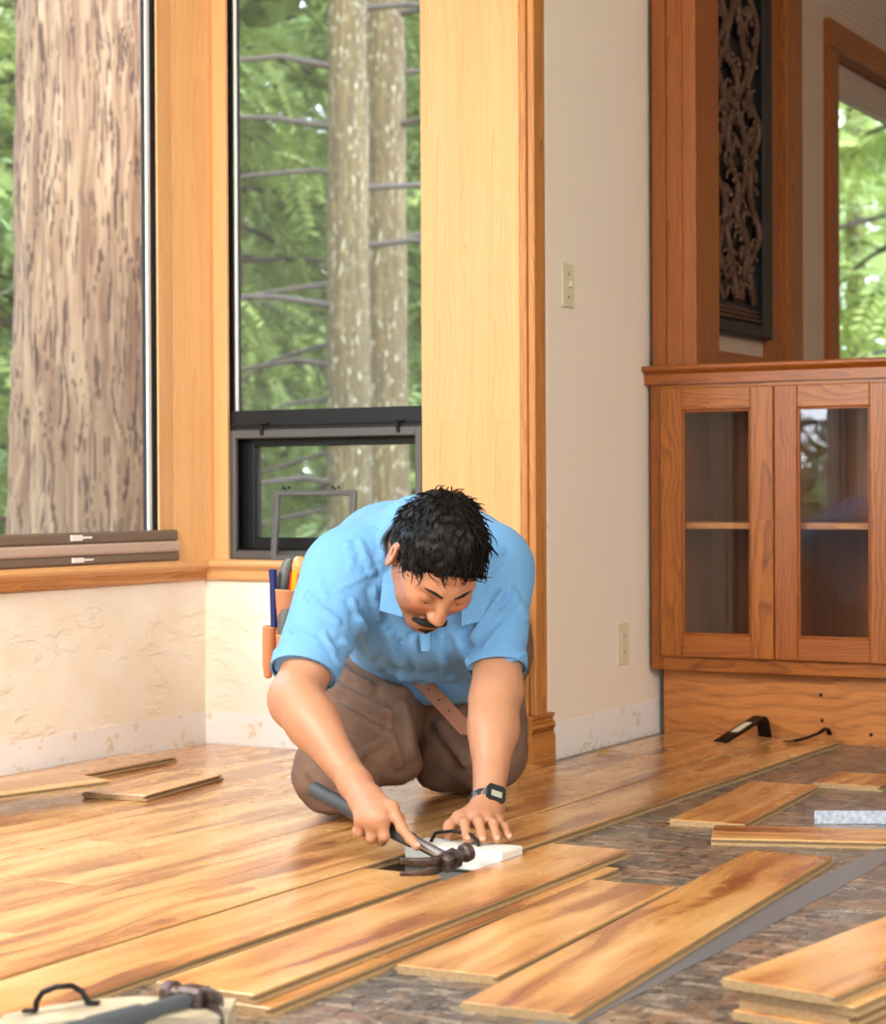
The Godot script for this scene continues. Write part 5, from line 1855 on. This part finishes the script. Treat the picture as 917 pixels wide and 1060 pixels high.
	for q in [[330, 715, 400, 748, 0.008, 0.012], [345, 740, 392, 762, 0.009, 0.010], [362, 790, 398, 768, 0.008, 0.009], [398, 745, 412, 800, 0.007, 0.009], [415, 735, 424, 790, 0.006, 0.010], [470, 745, 500, 790, 0.008, 0.012], [450, 770, 480, 812, 0.007, 0.010], [515, 740, 535, 790, 0.008, 0.011], [318, 800, 340, 830, 0.006, 0.009], [395, 720, 440, 728, 0.006, 0.010], [350, 705, 380, 720, 0.007, 0.010]]:
		pf.append([L2.call(q[0], q[1]), L2.call(q[2], q[3]), q[4] * 1.5, q[5]])
	var rumple := func(p: Vector3, n: Vector3) -> float:
		var s: float = n2.get_noise_3dv(p * 0.9) * 0.008
		var q := Vector2(p.x, p.y)
		for f in pf:
			var d: float = seg_dist(q, f[0], f[1])
			if d < f[3] * 3.0:
				var w: float = d / f[3]
				s += f[2] * (exp(-w * w) - 0.5 * exp(-(w - 1.7) * (w - 1.7) * 1.6))
		if p.y < 0.02: s = minf(s, 0.0)
		return s
	for pr: Prim in tr: cut_by(pr, Vector3(0, 0.004, 0), Vector3.DOWN)
	out = fresh()
	skin_over(tr, Vector3(-0.36, -0.012, -0.92), Vector3(0.28, 0.52, 0.05), 0.0105, out, rumple)
	put("trousers", mesh_of(out), duck, P)
	# ---- boots behind
	var bt := mat(Color(0.19, 0.12, 0.07), 0.7)
	for q in [[Vector3(-0.20, 0.075, -0.52), Vector3(-0.20, 0.05, -0.70)], [Vector3(0.05, 0.075, -0.72), Vector3(0.03, 0.05, -0.86)]]:
		out = fresh()
		var lst := [flat_cap(q[0], q[1], 0.056, 0.05, Vector3.RIGHT, 0.85, 0.03), cap(q[0] + Vector3(0, 0.01, 0.06), q[0], 0.055, 0.055, 0.03), cap(q[1] + Vector3(0, -0.01, -0.02), q[1] + Vector3(0, -0.01, -0.05), 0.035, 0.03, 0.03)]
		for pr: Prim in lst: cut_by(pr, Vector3(0, 0.003, 0), Vector3.DOWN)
		skin_over(lst, q[1] - Vector3(0.1, 0.08, 0.12), q[0] + Vector3(0.1, 0.1, 0.15), 0.01, out)
		put("boot", mesh_of(out), bt, P)
	# ---- belt and its loose end
	st = mb()
	tube_ring(st, Vector3(-0.005, 0.385, -0.52), Vector3(-0.01, 0.40, -0.475), 0.128, 0.128, 0.004)
	obj("belt", st, M.belt, P)
	st = mb()
	var b0 := Vector3(-0.046, 0.276, -0.165)
	var b1 := Vector3(0.055, 0.172, -0.105)
	var bd := (b1 - b0)
	var bl := bd.length()
	bd = bd / bl
	var bs := bd.cross(Vector3(0.1, 0.45, 0.9)).normalized()
	var bn := bs.cross(bd).normalized()
	if bn.z < 0: bn = -bn
	var hw := 0.0165
	var shp := PackedVector2Array([Vector2(-0.01, -hw), Vector2(bl - 0.02, -hw), Vector2(bl - 0.004, -hw * 0.55), Vector2(bl + 0.002, hw * 0.2), Vector2(bl - 0.012, hw), Vector2(-0.01, hw)])
	prism(st, shp, b0, bd, bs, bn, 0.004)
	var be := obj("belt_end", st, M.belt, P)
	tag(be, "tan suede belt end with punched holes hanging loose")
	for k in 3:
		st = mb()
		lathe(st, [Vector2(0.0, 0.0046), Vector2(0.0022, 0.0045), Vector2(0.0024, 0.003)], b0 + bd * (0.022 + 0.033 * k), bn, 8)
		obj("punched_hole", st, M.slot, be)
	# ---- hair
	build_hair(P, hb, H, S)
	# ---- watch
	var wd := (WR_L - EL_L).normalized()
	var wc := WR_L - wd * 0.006
	var w := Node3D.new()
	w.name = "wristwatch"
	P.add_child(w, true)
	tag(w, "black resin digital wristwatch")
	st = mb()
	for k in 9:
		tube_ring(st, wc - wd * 0.011, wc + wd * 0.011, 0.0335, 0.0325, 0.004)
		break
	obj("strap", st, M.grip, w)
	var wn := Vector3(0.42, 0.55, 0.75)
	wn = (wn - wd * wn.dot(wd)).normalized()
	var ws := wd.cross(wn).normalized()
	var face_o := wc + wn * 0.031
	st = mb()
	prism(st, PackedVector2Array([Vector2(-0.019, -0.012), Vector2(-0.014, -0.018), Vector2(0.014, -0.018), Vector2(0.019, -0.012), Vector2(0.019, 0.012), Vector2(0.014, 0.018), Vector2(-0.014, 0.018), Vector2(-0.019, 0.012)]), face_o, ws, wd, wn, 0.008)
	obj("case", st, M.grip, w)
	st = mb()
	prism(st, PackedVector2Array([Vector2(-0.011, -0.004), Vector2(0.011, -0.004), Vector2(0.011, 0.009), Vector2(-0.011, 0.009)]), face_o + wn * 0.0079, ws, wd, wn, 0.0006)
	tag(obj("display", st, M.lcd, w), "grey liquid crystal display")
	# strap links towards his thumb
	for k in 5:
		var ang := 0.62 + k * 0.34
		var d2 := (wn * cos(ang) - ws * sin(ang) * (1.0 if ws.x > 0 else -1.0)).normalized()
		st = mb()
		var tx := wd.cross(d2).normalized()
		prism(st, PackedVector2Array([Vector2(-0.004, -0.0095), Vector2(0.004, -0.0095), Vector2(0.004, 0.0095), Vector2(-0.004, 0.0095)]), wc + d2 * 0.0335, tx, wd, d2, 0.0028)
		obj("strap_link", st, M.grip_grey if k % 2 == 0 else M.grip, w)
	# ---- hammer in his grip
	var hc := Vector3(0.010, 0.024, 0.542)
	var hz := Vector3(-0.690, 0.238, -0.684).normalized()
	var hx := Vector3(-1, -0.1, 0.3)
	hx = (hx - hz * hx.dot(hz)).normalized()
	var ham := thing("claw_hammer", "claw hammer with dark rubber grip held in the worker's hand", "hammer", PERSON_AT, deg_to_rad(YAW))
	hammer_parts(ham, Transform3D(Basis(hx, hz.cross(hx), hz), hc), M.grip_rubber)

func tube_ring(st: SurfaceTool, a: Vector3, b: Vector3, r0: float, r1: float, thick: float):
	var d := (b - a).normalized()
	var x := d.cross(Vector3(0.2, 0.1, 0.97)).normalized()
	var y := d.cross(x)
	var N := 40
	var pr := []
	for i in N:
		var an := TAU * i / N
		pr.append(x * cos(an) + y * sin(an))
	for i in N:
		var j := (i + 1) % N
		var u: Vector3 = pr[i]
		var v: Vector3 = pr[j]
		var o := [a + u * r0, a + v * r0, b + v * r1, b + u * r1]
		var uv := [Vector2(0, 0), Vector2(1, 0), Vector2(1, 1), Vector2(0, 1)]
		tri_s(st, [o[0], o[1], o[2]], [u, v, v], [uv[0], uv[1], uv[2]])
		tri_s(st, [o[0], o[2], o[3]], [u, v, u], [uv[0], uv[2], uv[3]])
		var q := [b + u * r1, b + v * r1, b + v * (r1 - thick), b + u * (r1 - thick)]
		tri_s(st, [q[0], q[1], q[2]], [d, d, d], uv.slice(0, 3))
		tri_s(st, [q[0], q[2], q[3]], [d, d, d], uv.slice(0, 3))
		q = [a + u * r0, a + v * r0, a + v * (r0 - thick), a + u * (r0 - thick)]
		tri_s(st, [q[0], q[1], q[2]], [-d, -d, -d], uv.slice(0, 3))
		tri_s(st, [q[0], q[2], q[3]], [-d, -d, -d], uv.slice(0, 3))

func build_hair(P: Node3D, hb: Basis, H: Callable, S: float):
	var hm := mat(Color(0.028, 0.022, 0.02), 0.5)
	hm.metallic_specular = 0.3
	var bm := mat(Color(0.03, 0.022, 0.02), 0.9)
	var pr := []
	pr.append(ell(H.call(0, 0.031, -0.013), Vector3(0.083, 0.099, 0.104) * S, hb, 0.02))
	pr.append(ell(H.call(0, -0.02, -0.05), Vector3(0.072, 0.07, 0.062) * S, hb, 0.02))
	var o1: Vector3 = H.call(0, 0.066, 0.078)
	for p: Prim in pr: cut_by(p, o1, hb * Vector3(0, -0.62, 0.78))
	# keep the ears and neck free
	for s in [-1.0, 1.0]:
		pr.append(carve(ell(H.call(s * 0.09, -0.04, 0.012), Vector3(0.03, 0.055, 0.034) * S, hb, 0.01)))
		pr.append(carve(ell(H.call(s * 0.062, 0.062, 0.088), Vector3(0.022, 0.026, 0.03) * S, hb, 0.012)))
	pr.append(carve(cap(H.call(0, -0.15, -0.06), H.call(0, -0.1, -0.1), 0.05, 0.05, 0.02)))
	var n1 := noise(55.0, 8, 3)
	var n2 := noise(22.0, 18, 2)
	var out := fresh()
	skin_over(pr, HEAD - Vector3.ONE * 0.165, HEAD + Vector3.ONE * 0.165, 0.0042, out, func(p, n): return n1.get_noise_3dv(p) * 0.0035 + n2.get_noise_3dv(p) * 0.005)
	put("hair", mesh_of(out), hm, P)
	# locks, wavy and swept forward
	var r := RandomNumberGenerator.new()
	r.seed = 31
	var st := mb()
	var hinv := hb.inverse()
	var c: Vector3 = H.call(0, 0.031, -0.013)
	for i in 900:
		var j := r.randi_range(0, out.v.size() - 1)
		var p: Vector3 = out.v[j]
		var n: Vector3 = out.n[j]
		var q: Vector3 = hinv * (p - c) / S
		if q.y < -0.05: continue
		var sweep: Vector3 = hb * Vector3(q.x * 4.0 + r.randfn(0, 0.35), -0.15 + r.randfn(0, 0.3), 0.9)
		sweep = (sweep - n * sweep.dot(n)).normalized()
		var side := n.cross(sweep)
		var l := r.randf_range(0.014, 0.034)
		var curl := r.randfn(0, 1.0)
		var lift := r.randf_range(0.05, 0.42)
		var pts := []
		for k in 5:
			var t := k / 4.0
			pts.append(p - n * 0.002 + sweep * l * t + side * curl * 0.009 * t * t + n * (lift * l * sin(t * 2.2)))
		tube(st, pts, [0.0017, 0.0016, 0.0013, 0.0009, 0.0003], 4)
	var lk := obj("hair_locks", st, hm, P)
	tag(lk, "short wavy black locks", "", "", "stuff")
	# eyebrows, lashes, moustache, goatee
	for s in [-1.0, 1.0]:
		st = mb()
		tube(st, [H.call(s * 0.012, 0.024, 0.0965), H.call(s * 0.028, 0.029, 0.0915), H.call(s * 0.048, 0.026, 0.076)], [0.0028, 0.0035, 0.0015], 6)
		obj("eyebrow", st, bm, P)
		st = mb()
		tube(st, [H.call(s * 0.018, -0.007, 0.0865), H.call(s * 0.032, -0.0105, 0.0885), H.call(s * 0.046, -0.007, 0.080)], [0.0008, 0.0012, 0.0008], 5)
		obj("eyelashes", st, hm, P)
	st = mb()
	tube(st, [H.call(-0.032, -0.076, 0.083), H.call(-0.022, -0.064, 0.0965), H.call(-0.007, -0.0575, 0.102), H.call(0.007, -0.0575, 0.102), H.call(0.022, -0.064, 0.0965), H.call(0.032, -0.076, 0.083)], [0.004, 0.0075, 0.0085, 0.0085, 0.0075, 0.004], 8)
	obj("moustache", st, bm, P)
	st = mb()
	tube(st, [H.call(-0.014, -0.098, 0.088), H.call(0.0, -0.1, 0.0925), H.call(0.014, -0.098, 0.088)], [0.004, 0.007, 0.004], 7)
	obj("goatee", st, bm, P)

# ---------------------------------------------------------------- tool pouch on the belt and what is in it
func build_pouch():
	var o := PERSON_AT
	var B := Basis(Vector3.UP, deg_to_rad(YAW))
	var at := o + B * Vector3(-0.352, 0.362, -0.36)
	# top of the bag about 0.52 m up; three pockets
	var p := thing("tool_pouch", "tan leather tool pouch hanging on the worker's belt", "tool pouch", at, deg_to_rad(YAW))
	var pockets := [[Vector3(0.0, 0.04, 0.0), 0.034, 0.13, 0.018], [Vector3(-0.036, -0.035, 0.01), 0.016, 0.115, 0.008], [Vector3(0.012, -0.05, 0.03), 0.032, 0.11, 0.012]]
	for k in pockets.size():
		var q: Array = pockets[k]
		var st := mb()
		var r: float = q[1]
		var h: float = q[2]
		lathe(st, [Vector2(r * 0.2, -h * 0.5), Vector2(r * 0.55, -h * 0.47), Vector2(r * 0.8, -h * 0.25), Vector2(r, h * 0.2), Vector2(r * 1.04, h * 0.5), Vector2(r * 1.04 - 0.003, h * 0.5), Vector2(r * 0.95 - 0.003, h * 0.1), Vector2(r * 0.5, -h * 0.4), Vector2(0, -h * 0.4)], q[0], Vector3(0.05, 1, 0.04), 20)
		obj("pocket", st, M.leather, p)
		st = mb()
		tube_ring(st, q[0] + Vector3(0.05, 1, 0.04).normalized() * (h * 0.5 - 0.001), q[0] + Vector3(0.05, 1, 0.04).normalized() * (h * 0.5 + 0.002), r * 1.05, r * 1.05, 0.004)
		obj("pocket_rim", st, M.leather_edge, p)
	var st := mb()
	bx(st, Vector3(-0.03, -0.06, -0.046), Vector3(0.06, 0.12, -0.036), 1, 0.004)
	obj("back_flap", st, M.leather, p)
	st = mb()
	tube(st, [Vector3(0.02, 0.09, -0.041), Vector3(0.07, 0.085, -0.055), Vector3(0.13, 0.07, -0.075), Vector3(0.21, 0.05, -0.10)], [0.026, 0.026, 0.026, 0.026], 10, Vector3(0.3, 0, 0.95), 0.14)
	tag(obj("hip_strap", st, M.leather, p), "wide leather strap to the belt")
	var gt := "tools in the leather pouch"
	# blue marker
	var t := thing("marker_pen", "dark blue marker pen tube standing in the leather pouch", "marker", at + B * Vector3(-0.024, 0.098, 0.022), deg_to_rad(YAW), gt)
	st = mb()
	lathe(st, [Vector2(0, -0.075), Vector2(0.0085, -0.075), Vector2(0.0085, 0.028), Vector2(0.0092, 0.03), Vector2(0.0095, 0.052), Vector2(0.0075, 0.053), Vector2(0.0072, 0.04), Vector2(0, 0.038)], Vector3.ZERO, Vector3(-0.02, 1, 0), 14)
	obj("barrel", st, M.blue_plastic, t)
	# grey folding knife in the front pocket
	t = thing("utility_knife", "grey folding utility knife in front pocket of pouch", "knife", at + B * Vector3(0.004, 0.025, 0.044), deg_to_rad(YAW), gt)
	st = mb()
	tube(st, [Vector3(-0.002, -0.06, 0), Vector3(-0.002, 0.0, 0), Vector3(-0.001, 0.022, 0), Vector3(0.003, 0.034, 0), Vector3(0.004, 0.039, 0)], [0.015, 0.016, 0.016, 0.012, 0.004], 12, Vector3.BACK, 0.5)
	obj("handle", st, M.grey_metal, t)
	st = mb()
	tube(st, [Vector3(0.012, -0.05, 0.001), Vector3(0.012, 0.012, 0.001), Vector3(0.012, 0.024, 0.001)], [0.0075, 0.0075, 0.005], 10)
	obj("side_scale", st, M.grip, t)
	# grey plier handle behind
	t = thing("pliers_handle", "rounded grey plier handle leaning in back of pouch", "pliers", at + B * Vector3(-0.01, 0.098, -0.004), deg_to_rad(YAW), gt)
	st = mb()
	tube(st, [Vector3(-0.006, -0.06, 0), Vector3(0.0, 0.0, 0), Vector3(0.008, 0.04, 0), Vector3(0.016, 0.064, 0), Vector3(0.022, 0.074, 0)], [0.011, 0.014, 0.015, 0.013, 0.006], 12, Vector3.BACK, 0.6)
	obj("handle", st, M.grey_metal, t)
	# screwdriver
	t = thing("screwdriver", "amber and red handled screwdriver sticking out of pouch", "screwdriver", at + B * Vector3(0.026, 0.112, 0.008), deg_to_rad(YAW), gt)
	t.rotation.z = -0.16
	st = mb()
	lathe(st, [Vector2(0, -0.09), Vector2(0.004, -0.09), Vector2(0.004, -0.045), Vector2(0.0, -0.044)], Vector3.ZERO, Vector3.UP, 8)
	obj("shank", st, M.steel, t)
	st = mb()
	lathe(st, [Vector2(0, -0.05), Vector2(0.008, -0.048), Vector2(0.0095, -0.03), Vector2(0.0125, -0.015), Vector2(0.0155, 0.02), Vector2(0.016, 0.035), Vector2(0.0, 0.036)], Vector3.ZERO, Vector3.UP, 8)
	obj("grip", st, M.amber, t)
	st = mb()
	lathe(st, [Vector2(0.016, 0.035), Vector2(0.0175, 0.045), Vector2(0.0165, 0.058), Vector2(0.011, 0.066), Vector2(0, 0.068)], Vector3.ZERO, Vector3.UP, 14)
	obj("butt_cap", st, M.clear_amber, t)
	for k in 4:
		var a := TAU * (k + 0.5) / 4 + 2.2
		st = mb()
		tube(st, [Vector3(cos(a) * 0.0125, -0.02, sin(a) * 0.0125), Vector3(cos(a) * 0.0158, 0.03, sin(a) * 0.0158)], [0.003, 0.0036], 6)
		obj("red_stripe", st, M.red_plastic, t)
	# dark handle
	t = thing("nail_set", "black rubber tool handle beside the screwdriver in pouch", "tool", at + B * Vector3(0.048, 0.055, 0.034), deg_to_rad(YAW), gt)
	t.rotation.z = -0.35
	st = mb()
	lathe(st, [Vector2(0, -0.05), Vector2(0.01, -0.05), Vector2(0.012, 0.0), Vector2(0.0135, 0.03), Vector2(0.011, 0.046), Vector2(0, 0.05)], Vector3.ZERO, Vector3.UP, 12)
	obj("handle", st, M.grip, t)
